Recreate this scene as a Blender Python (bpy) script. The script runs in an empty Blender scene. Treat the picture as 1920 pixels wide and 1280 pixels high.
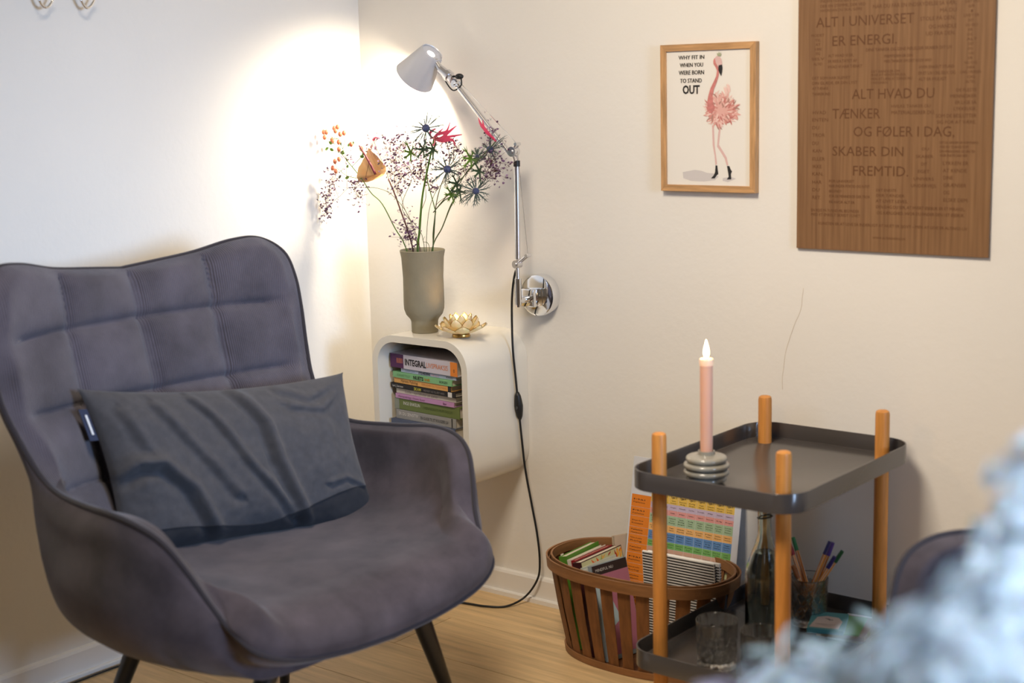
import bpy, bmesh, math, random
from mathutils import Vector, Matrix, noise
random.seed(7)
sc = bpy.context.scene
COL = sc.collection
R = math.radians
# ---------------------------------------------------------------- camera, world, lights, exposure
CAM_LOC=(2.8404,-2.9309,1.3115); CAM_F=2796.57
CAM_R=(0.783242,0.621268,-0.023627); CAM_U=(-0.085289,0.145014,0.985747); CAM_D=(-0.615839,0.770063,-0.166568)
cd = bpy.data.cameras.new('camera'); cam = bpy.data.objects.new('camera', cd); COL.objects.link(cam); sc.camera = cam
_r, _u, _d = Vector(CAM_R), Vector(CAM_U), Vector(CAM_D)
_m = Matrix((_r, _u, -_d)).transposed().to_4x4(); _m.translation = Vector(CAM_LOC); cam.matrix_world = _m
cd.sensor_width = 36; cd.lens = CAM_F/1920*36; cd.clip_start = .05
cd.dof.use_dof = True; cd.dof.focus_distance = 3.75; cd.dof.aperture_fstop = 2.8
sc.view_settings.view_transform = 'Standard'; sc.view_settings.look = 'None'; sc.view_settings.gamma = 1
sc.view_settings.use_curve_mapping = False; sc.view_settings.exposure = 0.0
sc.cycles.use_denoising = True
sc.cycles.max_bounces = 12; sc.cycles.transmission_bounces = 10; sc.cycles.transparent_max_bounces = 12
sc.cycles.sample_clamp_indirect = 6; sc.cycles.caustics_refractive = True; sc.cycles.caustics_reflective = False
W = bpy.data.worlds.new('world'); sc.world = W; W.use_nodes = True
W.node_tree.nodes['Background'].inputs[0].default_value = (.62, .75, 1, 1); W.node_tree.nodes['Background'].inputs[1].default_value = .5
def area(name, loc, target, sx, sy, power, color):
    l = bpy.data.lights.new(name, 'AREA'); l.shape = 'RECTANGLE'; l.size = sx; l.size_y = sy; l.energy = power; l.color = color
    o = bpy.data.objects.new(name, l); COL.objects.link(o); o.location = loc
    o.rotation_euler = (Vector(target)-Vector(loc)).to_track_quat('-Z', 'Y').to_euler(); return o
def point(name, loc, power, color, rad):
    l = bpy.data.lights.new(name, 'POINT'); l.energy = power; l.color = color; l.shadow_soft_size = rad
    o = bpy.data.objects.new(name, l); COL.objects.link(o); o.location = loc; return o
wl = area('window_daylight', (4.93, -1.55, 1.45), (0, -.85, .82), .9, .9, 9.6, (.46, .66, 1.0)); wl.data.spread = R(42)
cl = area('ceiling_lamp', (1.40, -1.50, 2.42), (1.62, -.45, .9), .6, .6, 33.5, (1.0, .865, .70)); cl.data.spread = R(135)
area('cool_fill', (3.4, -3.9, 2.3), (1.6, -.4, .8), 1.2, 1.2, 3, (.80, .90, 1.0))  # added broad cool fill from behind the camera, no lamps hang there
sw = area('bouquet_fill', (3.9, -3.3, 2.3), (2.60, -2.0, .88), .4, .4, 1.35, (.70, .84, 1.0)); sw.data.spread = R(16)  # added narrow cool light to brighten the bouquet, no window stands here
_a, _w = Vector((0.3461, -0.1, 1.408)), Vector((0.293, -0.1, 1.356))
_ax = (_w-_a).normalized()
point('reading_lamp_bulb', _a+_ax*.047, 20.0, (1.0, .87, .68), .028)
# ---------------------------------------------------------------- materials
def mat(name, base=(.8,.8,.8), rough=.5, metal=0, noise_amt=0, nscale=20, bump=0, bscale=60, spec=.5, coat=0, sheen=0, trans=0, ior=1.45, emit=None, estr=0, alt=None, stretch=(1,1,1), sss=0, wave=None, bdist=.002):
    m = bpy.data.materials.new(name); m.use_nodes = True; nt = m.node_tree; b = nt.nodes['Principled BSDF']
    b.inputs['Base Color'].default_value = (*base, 1); b.inputs['Roughness'].default_value = rough; b.inputs['Metallic'].default_value = metal
    b.inputs['Specular IOR Level'].default_value = spec; b.inputs['Coat Weight'].default_value = coat; b.inputs['IOR'].default_value = ior
    b.inputs['Sheen Weight'].default_value = sheen; b.inputs['Transmission Weight'].default_value = trans
    if sss: b.inputs['Subsurface Weight'].default_value = sss; b.inputs['Subsurface Radius'].default_value = (.012,.006,.003)
    if emit: b.inputs['Emission Color'].default_value = (*emit, 1); b.inputs['Emission Strength'].default_value = estr
    tc = nt.nodes.new('ShaderNodeTexCoord'); mp = nt.nodes.new('ShaderNodeMapping'); mp.inputs['Scale'].default_value = stretch
    nt.links.new(tc.outputs['Object'], mp.inputs[0])
    if noise_amt:
        n = nt.nodes.new('ShaderNodeTexNoise'); n.inputs['Scale'].default_value = nscale; n.inputs['Detail'].default_value = 5; n.inputs['Roughness'].default_value = .6
        nt.links.new(mp.outputs[0], n.inputs['Vector'])
        cr = nt.nodes.new('ShaderNodeMix'); cr.data_type = 'RGBA'
        c2 = alt or tuple(min(1, c*(1+noise_amt)) for c in base); c1 = base if alt else tuple(c*(1-noise_amt) for c in base)
        cr.inputs[6].default_value = (*c1, 1); cr.inputs[7].default_value = (*c2, 1)
        mr = nt.nodes.new('ShaderNodeMapRange'); mr.inputs[1].default_value = .3; mr.inputs[2].default_value = .7
        nt.links.new(n.outputs[0], mr.inputs[0]); nt.links.new(mr.outputs[0], cr.inputs[0]); nt.links.new(cr.outputs[2], b.inputs['Base Color'])
    if bump:
        bp = nt.nodes.new('ShaderNodeBump'); bp.inputs['Strength'].default_value = bump; bp.inputs['Distance'].default_value = bdist
        if wave:
            w = nt.nodes.new('ShaderNodeTexWave'); w.bands_direction = wave[0]; w.inputs['Scale'].default_value = wave[1]; w.inputs['Distortion'].default_value = .4
            nt.links.new(tc.outputs['Object'], w.inputs['Vector']); nt.links.new(w.outputs['Fac'], bp.inputs['Height'])
        else:
            n2 = nt.nodes.new('ShaderNodeTexNoise'); n2.inputs['Scale'].default_value = bscale; n2.inputs['Detail'].default_value = 4
            nt.links.new(mp.outputs[0], n2.inputs['Vector']); nt.links.new(n2.outputs[0], bp.inputs['Height'])
        nt.links.new(bp.outputs[0], b.inputs['Normal'])
    return m
def glass(name, tint=(1,1,1), ior=1.45, rough=0.0, alpha=1):
    m = mat(name, tint, rough, trans=1, ior=ior); m.node_tree.nodes['Principled BSDF'].inputs['Alpha'].default_value = alpha; return m
M = {}
M['wall'] = mat('painted_plaster', (.80,.765,.70), .75, noise_amt=.012, nscale=3, bump=.22, bscale=55, bdist=.003)
M['trim'] = mat('white_trim_paint', (.82,.79,.74), .4)
M['ceiling'] = mat('ceiling_paint', (.85,.84,.82), .9)
M['fabric'] = mat('corduroy_fabric', (.100,.088,.108), .95, noise_amt=.32, nscale=8, bump=.9, bdist=.0018, wave=('Y', 75), sheen=.15, spec=.2)
M['fabric2'] = mat('brushed_fabric', (.068,.055,.062), .95, noise_amt=.42, nscale=8, bump=.15, bscale=400, sheen=.18, spec=.2)
M['piping'] = mat('piping_fabric', (.028,.023,.028), .9, sheen=.2)
M['black_leg'] = mat('black_lacquer', (.006,.006,.007), .35)
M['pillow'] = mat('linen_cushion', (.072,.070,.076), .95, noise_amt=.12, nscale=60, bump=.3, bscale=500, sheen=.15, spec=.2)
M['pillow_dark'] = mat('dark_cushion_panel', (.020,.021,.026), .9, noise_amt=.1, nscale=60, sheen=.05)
M['navy'] = mat('navy_tape', (.01,.015,.05), .6); M['white'] = mat('white_print', (.8,.8,.8), .6)
M['shelf'] = mat('white_laminate', (.76,.70,.58), .22, spec=.5, coat=.2)
M['chrome'] = mat('chrome', (.85,.86,.88), .07, metal=1)
M['alu'] = mat('brushed_aluminium', (.78,.78,.8), .25, metal=1)
M['shade'] = mat('satin_white_aluminium', (.62,.61,.62), .35, metal=.2)
M['black'] = mat('black_rubber', (.012,.012,.012), .45)
M['vase'] = mat('sage_clay', (.27,.235,.155), .8, noise_amt=.12, nscale=14, bump=.3, bscale=120, stretch=(1,1,.6))
M['water'] = glass('water', (.95,.98,1), 1.33)
M['oak'] = mat('oak_frame', (.50,.28,.12), .45, noise_amt=.3, nscale=12, stretch=(12,12,1), bump=.1)
M['oakh'] = mat('oak_frame_horizontal', (.50,.28,.12), .45, noise_amt=.3, nscale=12, stretch=(1,12,12), bump=.1)
M['walnut'] = mat('walnut_veneer', (.165,.080,.034), .42, noise_amt=.45, nscale=5, stretch=(26,26,.7), alt=(.27,.145,.066), bump=.15)
M['burn'] = mat('engraved_letters', (.115,.044,.012), .6)
M['paper'] = mat('print_paper', (.80,.76,.69), .6)
M['ink'] = mat('black_ink', (.02,.018,.018), .6)
M['pinks'] = [mat('feather_pink', c, .7) for c in ((.62,.27,.23),(.72,.40,.35),(.50,.17,.15),(.80,.56,.50),(.42,.22,.18))]
M['neckpink'] = mat('neck_pink', (.56,.20,.18), .7, noise_amt=.2, nscale=90)
M['palepink'] = mat('pale_pink', (.68,.45,.42), .7)
M['fshadow'] = mat('grey_wash', (.60,.56,.54), .7)
M['sage'] = mat('crown_sage', (.36,.38,.24), .7)
M['beech'] = mat('beech_legs', (.58,.245,.055), .42, noise_amt=.18, nscale=10, stretch=(14,14,1))
M['tray'] = mat('grey_powder_coat', (.060,.053,.050), .2, spec=1.0)
M['candle'] = mat('salmon_wax', (.82,.46,.32), .5, sss=.35)
M['candle_top'] = mat('melted_wax', (.9,.62,.45), .35, sss=.4, emit=(1,.6,.3), estr=.25)  # faint emission paints the flame's glow into the wax
M['flame'] = mat('flame', (1,.9,.7), .5, emit=(1,.78,.42), estr=14)
M['stone'] = mat('grey_marbled_glass', (.30,.28,.23), .18, noise_amt=.3, nscale=9, stretch=(1,1,5), coat=.5)
M['basket'] = mat('stained_wood_splint', (.19,.075,.022), .6, noise_amt=.35, nscale=9, stretch=(7,7,.8), bump=.2)
M['basket_rim'] = mat('stained_wood_rim', (.27,.125,.048), .5, noise_amt=.25, nscale=9, stretch=(1,1,7), bump=.2)
M['pages'] = mat('book_pages', (.66,.58,.46), .8, noise_amt=.1, nscale=8, stretch=(1,1,70))
M['glass'] = glass('clear_glass', (.98,1,.99), 1.45, alpha=.8)
M['bottle'] = glass('bottle_glass', (.86,.92,.88), 1.45)
M['stem'] = mat('green_stem', (.085,.17,.015), .5); M['stem_dark'] = mat('dark_stem', (.07,.10,.03), .5); M['stem_brown'] = mat('brown_stem', (.12,.04,.025), .5)
M['leaf'] = mat('fresh_leaf', (.09,.19,.012), .5); M['leaf_dark'] = mat('thistle_leaf', (.035,.07,.03), .5, noise_amt=.3, nscale=40)
M['bract'] = mat('thistle_bract', (.055,.085,.075), .5, noise_amt=.35, nscale=50); M['thistle'] = mat('thistle_head', (.05,.06,.13), .6, noise_amt=.4, nscale=200)
M['berry'] = mat('peach_berry', (.52,.10,.035), .35, noise_amt=.25, nscale=60, alt=(.62,.22,.12))
M['statice'] = mat('lilac_statice', (.13,.055,.12), .7); M['statice2'] = mat('pale_statice', (.24,.14,.22), .7)
M['spathe'] = mat('peach_spathe', (.76,.38,.16), .3, noise_amt=.2, nscale=30, alt=(.70,.44,.18)); M['spadix'] = mat('wine_spadix', (.14,.012,.02), .5, bump=.4, bscale=300)
M['nerine'] = mat('pink_petal', (.72,.06,.13), .45)
M['capiz'] = mat('capiz_shell', (.90,.72,.42), .35, trans=.0, sss=.6, noise_amt=.15, nscale=30, emit=(1,.62,.25), estr=.06)  # faint warm emission stands in for tealight shining through the shell
M['brass'] = mat('brass_edge', (.55,.34,.10), .3, metal=1)
M['wick'] = mat('tealight_glow', (1,.8,.5), .5, emit=(1,.75,.4), estr=7)
M['blue_petal'] = mat('pale_blue_petal', (.72,.82,.94), .6, noise_amt=.12, nscale=8, sss=.2); M['lilac_petal'] = mat('lilac_petal', (.62,.62,.84), .6, sss=.2)
M['olive_leaf'] = mat('olive_leaf', (.16,.19,.06), .5); M['grey_leaf'] = mat('grey_green_leaf', (.44,.52,.52), .6)
def flat(c, name='print_colour', rough=.55):
    k = 'flat%s' % (c,)
    if k not in M: M[k] = mat(name, c, rough)
    return M[k]
# ---------------------------------------------------------------- helpers
def tag(o, label=None, cat=None, group=None, kind=None):
    if label: o['label'] = label
    if cat: o['category'] = cat
    if group: o['group'] = group
    if kind: o['kind'] = kind
    return o
def empty(name, loc=(0,0,0), rz=0, label=None, cat=None, group=None):
    o = bpy.data.objects.new(name, None); COL.objects.link(o); o.location = loc; o.rotation_euler = (0,0,rz); o.empty_display_size = .05
    return tag(o, label, cat, group)
def obj(name, bm, m, parent=None, smooth=False, loc=None):
    me = bpy.data.meshes.new(name); bm.to_mesh(me); bm.free()
    ms = m if isinstance(m, (list, tuple)) else [m]
    for x in ms: me.materials.append(x)
    if smooth:
        for p in me.polygons: p.use_smooth = True
        if smooth != 'all': me.set_sharp_from_angle(angle=R(35))
    o = bpy.data.objects.new(name, me); COL.objects.link(o); o.parent = parent
    if loc: o.location = loc
    if 'lettering' in name: o['kind'] = 'stuff'
    return o
def local(parent, p): return Vector(p)-parent.location
def box(bm, lo, hi, bev=0, mi=0):
    d = [hi[i]-lo[i] for i in range(3)]
    r = bmesh.ops.create_cube(bm, size=1, matrix=Matrix.Translation([(lo[i]+hi[i])/2 for i in range(3)]) @ Matrix.Diagonal((*d, 1)))
    vs = r['verts']; fs = set(f for v in vs for f in v.link_faces)
    for f in fs: f.material_index = mi
    if bev: bmesh.ops.bevel(bm, geom=list(set(e for v in vs for e in v.link_edges)), offset=bev, segments=2, affect='EDGES', profile=.6)
    return vs
def nb(*a, **k):
    bm = bmesh.new(); box(bm, *a, **k); return bm
def lathe(bm, prof, n=40, c=(0,0,0), fn=None):
    rings = []
    for r, z in prof:
        if r < 1e-6: rings.append([bm.verts.new((c[0], c[1], c[2]+z))]); continue
        ring = []
        for i in range(n):
            a = 2*math.pi*i/n; rr = r+(fn(a, z) if fn else 0)
            ring.append(bm.verts.new((c[0]+rr*math.cos(a), c[1]+rr*math.sin(a), c[2]+z)))
        rings.append(ring)
    for A, B in zip(rings, rings[1:]):
        if len(A) == 1 and len(B) == 1: continue
        for i in range(n):
            j = (i+1) % n
            if len(A) == 1: bm.faces.new((A[0], B[j], B[i]))
            elif len(B) == 1: bm.faces.new((A[i], A[j], B[0]))
            else: bm.faces.new((A[i], A[j], B[j], B[i]))
    bmesh.ops.recalc_face_normals(bm, faces=bm.faces[:])
def catmull(pts, n):
    P = [Vector(p) for p in pts]
    if len(P) < 3: return [P[0].lerp(P[-1], i/n) for i in range(n+1)]
    out = []; P = [P[0]*2-P[1]]+P+[P[-1]*2-P[-2]]; seg = len(P)-3
    for i in range(n+1):
        t = i/n*seg; k = min(int(t), seg-1); t -= k; a, b, c, d = P[k:k+4]
        out.append(.5*((2*b)+(c-a)*t+(2*a-5*b+4*c-d)*t*t+(3*b-a-3*c+d)*t**3))
    return out
def tube(bm, pts, r, seg=8, r2=None, closed=False, mi=0):
    pts = [Vector(p) for p in pts]; n = len(pts); rings = []; ref = None
    for i, p in enumerate(pts):
        a = pts[i-1] if (i or closed) else p; b = pts[(i+1) % n] if (i < n-1 or closed) else p
        t = (b-a).normalized() if (b-a).length > 1e-9 else Vector((0,0,1))
        if ref is None: ref = t.orthogonal().normalized()
        ref = (ref-t*ref.dot(t)); ref = ref.normalized() if ref.length > 1e-6 else t.orthogonal().normalized()
        q = t.cross(ref); rr = r if r2 is None else r+(r2-r)*i/max(1, n-1)
        rings.append([bm.verts.new(p+(ref*math.cos(2*math.pi*k/seg)+q*math.sin(2*math.pi*k/seg))*rr) for k in range(seg)])
    m = n if closed else n-1
    for i in range(m):
        A, B = rings[i], rings[(i+1) % n]
        off = 0
        if closed and i == n-1:
            off = min(range(seg), key=lambda o: (A[0].co-B[o].co).length)
        for k in range(seg):
            f = bm.faces.new((A[k], A[(k+1) % seg], B[(k+1+off) % seg], B[(k+off) % seg])); f.material_index = mi
    if not closed:
        f = bm.faces.new(rings[0][::-1]); f.material_index = mi; f = bm.faces.new(rings[-1]); f.material_index = mi
def tb(*a, **k):
    bm = bmesh.new(); tube(bm, *a, **k); return bm
def ball(bm, c, r, sub=1, sc3=(1,1,1), mi=0):
    res = bmesh.ops.create_icosphere(bm, subdivisions=sub, radius=r, matrix=Matrix.Translation(c) @ Matrix.Diagonal((*sc3, 1)))
    for f in set(f for v in res['verts'] for f in v.link_faces): f.material_index = mi
def rrect(w, d, r, n=6):
    out = []
    for cx, cy, a0 in ((w/2-r, d/2-r, 0), (-w/2+r, d/2-r, 90), (-w/2+r, -d/2+r, 180), (w/2-r, -d/2+r, 270)):
        for i in range(n+1):
            a = R(a0+90*i/n); out.append((cx+r*math.cos(a), cy+r*math.sin(a)))
    return out
def poly(bm, pts, mi=0):
    vs = [bm.verts.new(p) for p in pts]; f = bm.faces.new(vs); f.material_index = mi; return f
def leaf(bm, base, tip, width, up=(0,0,1), curl=0, mi=0, n=5, sharp=0):
    b, t = Vector(base), Vector(tip); d = t-b; s = d.cross(Vector(up))
    s = s.normalized() if s.length > 1e-7 else d.orthogonal().normalized(); nn = s.cross(d).normalized()
    L = []; Rr = []; C = []
    for i in range(n+1):
        k = i/n; w = width*(math.sin(math.pi*min(1, k*.9+.08))**.8*(1 if k < .98 else .05) if not sharp else (min(1, k*4+.25)*(1-k)**.75+.01))
        c = b+d*k+nn*curl*math.sin(math.pi*k); L.append(bm.verts.new(c+s*w/2)); Rr.append(bm.verts.new(c-s*w/2)); C.append(bm.verts.new(c-nn*w*.15))
    for i in range(n):
        for A in ((L[i], C[i], C[i+1], L[i+1]), (C[i], Rr[i], Rr[i+1], C[i+1])):
            f = bm.faces.new(A); f.material_index = mi; f.smooth = True
_tc = {}
def glyphs(body, off=0):
    key = (body, off)
    if key not in _tc:
        cu = bpy.data.curves.new('t', 'FONT'); cu.body = body; cu.resolution_u = 2; cu.offset = off
        o = bpy.data.objects.new('t', cu); COL.objects.link(o)
        me = bpy.data.meshes.new_from_object(o.evaluated_get(bpy.context.evaluated_depsgraph_get()))
        V = [tuple(v.co[:2]) for v in me.vertices]; F = [tuple(p.vertices) for p in me.polygons]
        bpy.data.objects.remove(o); bpy.data.curves.remove(cu); bpy.data.meshes.remove(me)
        xs = [v[0] for v in V]; _tc[key] = (V, F, min(xs), max(xs))
    return _tc[key]
def text(bm, body, org, right, up, width, cap, mi=0, bold=0, dbl=0):
    """lettering whose cap height is cap and whose length is width, on the plane right x up"""
    V, F, x0, x1 = glyphs(body, bold); org, right, up = Vector(org), Vector(right).normalized(), Vector(up).normalized()
    nn = right.cross(up)
    for k, ox in enumerate((0,) if not dbl else (-dbl, 0, dbl)):
        vs = [bm.verts.new(org+nn*k*.00004+right*((v[0]-x0)/(x1-x0)*width+ox)+up*(v[1]/.73*cap)) for v in V]
        for f in F:
            try: q = bm.faces.new([vs[i] for i in f]); q.material_index = mi
            except ValueError: pass
def dup(root, loc=None, rz=None, label=None, cat=None, group=None):
    r = root.copy(); COL.objects.link(r)
    if loc is not None: r.location = loc
    if rz is not None: r.rotation_euler = (0,0,rz)
    tag(r, label, cat, group)
    for ch in list(root.children):
        c = ch.copy(); COL.objects.link(c); c.parent = r
        for g in list(ch.children):
            d = g.copy(); COL.objects.link(d); d.parent = c
    return r
D = {'basket_px': [(1386.0, 1081.0), (1378.0, 1046.0), (1275.0, 1013.0), (1141.0, 998.0), (1045.0, 1010.0), (1039.0, 1041.0), (1135.0, 1077.0), (1283.0, 1094.0), (1386.0, 1081.0)],
 'big': [('ALT I UNIVERSET', (1.3462, 1.4247), (1.5644, 1.4239), 0.02168), ('ER ENERGI.', (1.3843, 1.3852), (1.528, 1.385), 0.02168),
         ('ALT HVAD DU', (1.4303, 1.2744), (1.6105, 1.2724), 0.02168), ('TÆNKER', (1.3862, 1.2343), (1.4942, 1.2329), 0.02168),
         ('OG FØLER I DAG,', (1.4352, 1.1969), (1.6545, 1.1953), 0.02168), ('SKABER DIN', (1.3873, 1.1564), (1.5469, 1.1563), 0.02074),
         ('FREMTID.', (1.4353, 1.1153), (1.5584, 1.116), 0.02168)],
 'books': [([(0.2596, -0.205, 0.6541), (0.2579, -0.205, 0.6208)], [(0.5203, -0.215, 0.6506)]), ([(0.2946, -0.205, 0.6175), (0.2941, -0.205, 0.6078)], [(0.5017, -0.215, 0.6103)]),
           ([(0.2628, -0.205, 0.6088), (0.2621, -0.205, 0.5935)], [(0.4929, -0.215, 0.6027)]), ([(0.2619, -0.205, 0.5907), (0.2612, -0.205, 0.5767)], [(0.48, -0.215, 0.5813)]),
           ([(0.2517, -0.205, 0.573), (0.2511, -0.205, 0.5618)], [(0.5002, -0.215, 0.5702)]), ([(0.2733, -0.205, 0.5586), (0.2725, -0.205, 0.5432)], [(0.4962, -0.215, 0.5564)]),
           ([(0.2706, -0.205, 0.543), (0.2702, -0.205, 0.5332)], [(0.4886, -0.215, 0.5381)]), ([(0.2682, -0.205, 0.5316), (0.2667, -0.205, 0.5007)], [(0.5089, -0.215, 0.5298)]),
           ([(0.2794, -0.205, 0.4953), (0.2783, -0.205, 0.4742)], [(0.4973, -0.215, 0.4962)])],
 'branches': [[(0.4002, -0.17, 1.0225), (0.3875, -0.17, 1.0621), (0.3768, -0.17, 1.0988), (0.3746, -0.17, 1.1417), (0.375, -0.17, 1.1966)],
              [(0.4002, -0.17, 1.0225), (0.4098, -0.17, 1.0565), (0.4233, -0.17, 1.0874), (0.4428, -0.17, 1.1182)],
              [(0.4002, -0.17, 1.0225), (0.4318, -0.17, 1.0479), (0.4607, -0.17, 1.0639), (0.4983, -0.17, 1.11), (0.5349, -0.17, 1.1434), (0.5783, -0.17, 1.1675)],
              [(0.3938, -0.17, 0.9201), (0.4209, -0.17, 0.9801), (0.4472, -0.17, 1.027), (0.4642, -0.17, 1.0518)], [(0.4968, -0.17, 1.0708), (0.5322, -0.17, 1.0701)],
              [(0.3478, -0.17, 0.9617), (0.381, -0.17, 1.0064), (0.4317, -0.17, 1.0449)], [(0.3725, -0.17, 1.1416), (0.3729, -0.17, 1.1966)],
              [(0.3811, -0.17, 1.0095), (0.3583, -0.17, 1.0552), (0.3269, -0.17, 1.0979), (0.2947, -0.17, 1.1284)]],
 'candle': [(1.3419, -0.4484, 0.597), (1.3435, -0.4484, 0.7765), (1.3423, -0.4484, 0.787), (1.3424, -0.4484, 0.8209)],
 'cards': [(1.4586, -0.1271, 0.17), (1.474, -0.0563, 0.17), (1.4825, 0.0324, 0.17)],
 'chart': [(0.8815, -0.03, 0.4448), (0.8846, -0.07, 0.1465), (1.1826, -0.045, 0.3484), (1.1863, -0.075, 0.1798)],
 'cord': [(0.5986, -0.1, 0.8855), (0.5879, -0.1, 0.8587), (0.5796, -0.1, 0.8055), (0.553, -0.0692, 0.7329), (0.553, -0.0675, 0.6653), (0.553, -0.0593, 0.5962),
          (0.553, -0.0511, 0.5264), (0.553, -0.0411, 0.4417), (0.553, -0.0288, 0.3556), (0.5706, -0.03, 0.2743), (0.5873, -0.03, 0.1925), (0.5941, -0.03, 0.1229),
          (0.5859, -0.03, 0.0716), (0.5512, -0.0386, 0.02), (0.5285, -0.0881, 0.004), (0.4833, -0.1193, 0.004), (0.4222, -0.1321, 0.004)],
 'crack': [(1.3173, -0.0005, 0.8672), (1.3138, -0.0005, 0.8256), (1.2999, -0.0005, 0.7889), (1.2818, -0.0005, 0.7455), (1.2716, -0.0005, 0.6964), (1.2668, -0.0005, 0.6352)],
 'dents': [(1.3896, -0.001, 0.6342), (1.1611, -0.001, 0.568), (0.7827, -0.001, 0.6073), (0.7438, -0.001, 0.9218)],
 'eleaf': [(0.4653, -0.18, 1.0632), (0.4895, -0.18, 1.0713), (0.3766, -0.18, 1.1711), (0.5279, -0.18, 1.1498), (0.554, -0.18, 1.1204), (0.4822, -0.18, 1.0892),
           (0.3349, -0.18, 1.1632), (0.4093, -0.18, 1.1713)],
 'eryn': [(0.396, -0.19, 1.2231, 0.036), (0.4698, -0.2, 1.1248, 0.034), (0.5639, -0.15, 1.1709, 0.033), (0.5407, -0.18, 1.0731, 0.03), (0.5142, -0.14, 1.1536, 0.017)],
 'fg': [(2.4361, -2.1086, 0.904, 0.045), (2.4787, -2.1082, 0.9289, 0.045), (2.5422, -2.1759, 0.9812, 0.045), (2.557, -2.1207, 1.0013, 0.045), (2.5346, -2.0074, 1.0079, 0.04),
        (2.5206, -1.9484, 1.0322, 0.042), (2.3541, -2.1158, 0.8738, 0.034), (2.5835, -2.2306, 0.9958, 0.055), (2.3664, -2.042, 0.8693, 0.036), (2.4372, -1.979, 0.8985, 0.03),
        (2.5876, -2.1641, 0.9882, 0.05), (2.4762, -1.939, 0.9398, 0.03)],
 'fgleaf': [(2.5021, -1.9832, 0.9396), (2.5127, -2.0399, 0.9384), (2.4903, -1.9262, 0.9467), (2.3967, -1.9435, 0.9124), (2.4842, -1.927, 0.9654), (2.3671, -1.97, 0.8997),
            (2.3366, -1.995, 0.8968), (2.4594, -1.8812, 0.9685)],
 'fl_beak': [(1.1112, 1.353), (1.12, 1.3548), (1.1214, 1.3469), (1.1203, 1.3382), (1.118, 1.3296), (1.1146, 1.3349), (1.1105, 1.3428)],
 'fl_body': (1.1145, 1.2536),
 'fl_boot1': [(1.1028, 1.1325), (1.1076, 1.1325), (1.109, 1.1206), (1.1103, 1.1132), (1.1058, 1.1102), (1.1007, 1.1032), (1.091, 1.1033), (1.0979, 1.11), (1.1017, 1.1175)],
 'fl_boot2': [(1.1323, 1.1316), (1.1384, 1.1317), (1.1418, 1.1241), (1.1452, 1.1197), (1.1425, 1.1137), (1.1435, 1.1019), (1.1316, 1.1014), (1.1367, 1.1077), (1.135, 1.1181)],
 'fl_crown': [(1.1085, 1.3734), (1.1071, 1.3807), (1.1105, 1.3786), (1.1122, 1.3832), (1.1146, 1.379), (1.1173, 1.3818), (1.1166, 1.3775), (1.1197, 1.3774), (1.1166, 1.3732)],
 'fl_head': [(1.1016, 1.3693), (1.1061, 1.3735), (1.1146, 1.3718), (1.1186, 1.3659), (1.1203, 1.358), (1.1193, 1.3505), (1.1112, 1.3495), (1.1064, 1.3584), (1.1037, 1.3614),
             (1.1027, 1.3649)],
 'fl_leg1': [(1.0939, 1.2214), (1.0987, 1.2214), (1.1007, 1.177), (1.1069, 1.1355), (1.1024, 1.1325), (1.1007, 1.1533), (1.0956, 1.177)],
 'fl_leg2': [(1.1138, 1.2243), (1.1179, 1.2242), (1.1145, 1.2007), (1.1117, 1.1785), (1.1213, 1.1653), (1.1316, 1.1506), (1.136, 1.1329), (1.1316, 1.1328), (1.1265, 1.1476),
             (1.1152, 1.1637), (1.1069, 1.1741), (1.1094, 1.2007)],
 'fl_neck': [(1.1078, 1.3705), (1.101, 1.3693), (1.0975, 1.3636), (1.0982, 1.3563), (1.103, 1.3497), (1.1071, 1.3415), (1.105, 1.3299), (1.0982, 1.3169), (1.0906, 1.3039),
             (1.0854, 1.2893), (1.0819, 1.2746), (1.0819, 1.2599), (1.0871, 1.248), (1.0974, 1.2509), (1.1025, 1.2596), (1.0974, 1.2715), (1.0957, 1.2862), (1.0992, 1.3008),
             (1.106, 1.3153), (1.1112, 1.3297), (1.1125, 1.3413), (1.1105, 1.3495), (1.1061, 1.3561), (1.1033, 1.3614), (1.105, 1.3654), (1.1085, 1.3662)],
 'fl_scale': 0.00034,
 'fl_shadow': [(1.0164, 1.1162), (1.0484, 1.1218), (1.0659, 1.12), (1.0799, 1.1157), (1.0972, 1.1145), (1.111, 1.1073), (1.1007, 1.0996), (1.0728, 1.0961), (1.0377, 1.0969),
               (1.0181, 1.1026)],
 'fl_shadow2': [(1.1213, 1.1045), (1.1418, 1.1078), (1.1554, 1.1036), (1.135, 1.0958), (1.1213, 1.0985)],
 'fl_sign': [(1.1741, 1.0845), (1.1908, 1.0848)],
 'fl_text': [('WHY FIT IN', (1.0072, 1.3684), (1.0742, 1.3672), 0.00915), ('WHEN YOU', (1.0106, 1.3517), (1.0711, 1.3506), 0.00915),
             ('WERE BORN', (1.0077, 1.3346), (1.0734, 1.3336), 0.00976), ('TO STAND', (1.0112, 1.3167), (1.0675, 1.3161), 0.00976),
             ('OUT', (1.0174, 1.2925), (1.0622, 1.2908), 0.01891)],
 'floorcord': [(0.0369, -0.8877, 0.004), (0.0365, -0.8921, 0.004), (0.0336, -0.958, 0.004), (0.0338, -1.0315, 0.004)],
 'glass1': (1.3753, -0.4664, 0.168),
 'glass2': (1.4785, -0.4705, 0.262),
 'holder': (1.3393, -0.4484, 0.54),
 'hooks': [[(0.03, -1.0041, 1.5274), (0.03, -0.9987, 1.5142), (0.03, -0.9887, 1.5078), (0.03, -0.9777, 1.5126), (0.03, -0.967, 1.5274)],
           [(0.03, -0.8988, 1.5307), (0.03, -0.8918, 1.5161), (0.03, -0.8826, 1.5095), (0.03, -0.8709, 1.5155), (0.03, -0.8598, 1.5308)]],
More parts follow.
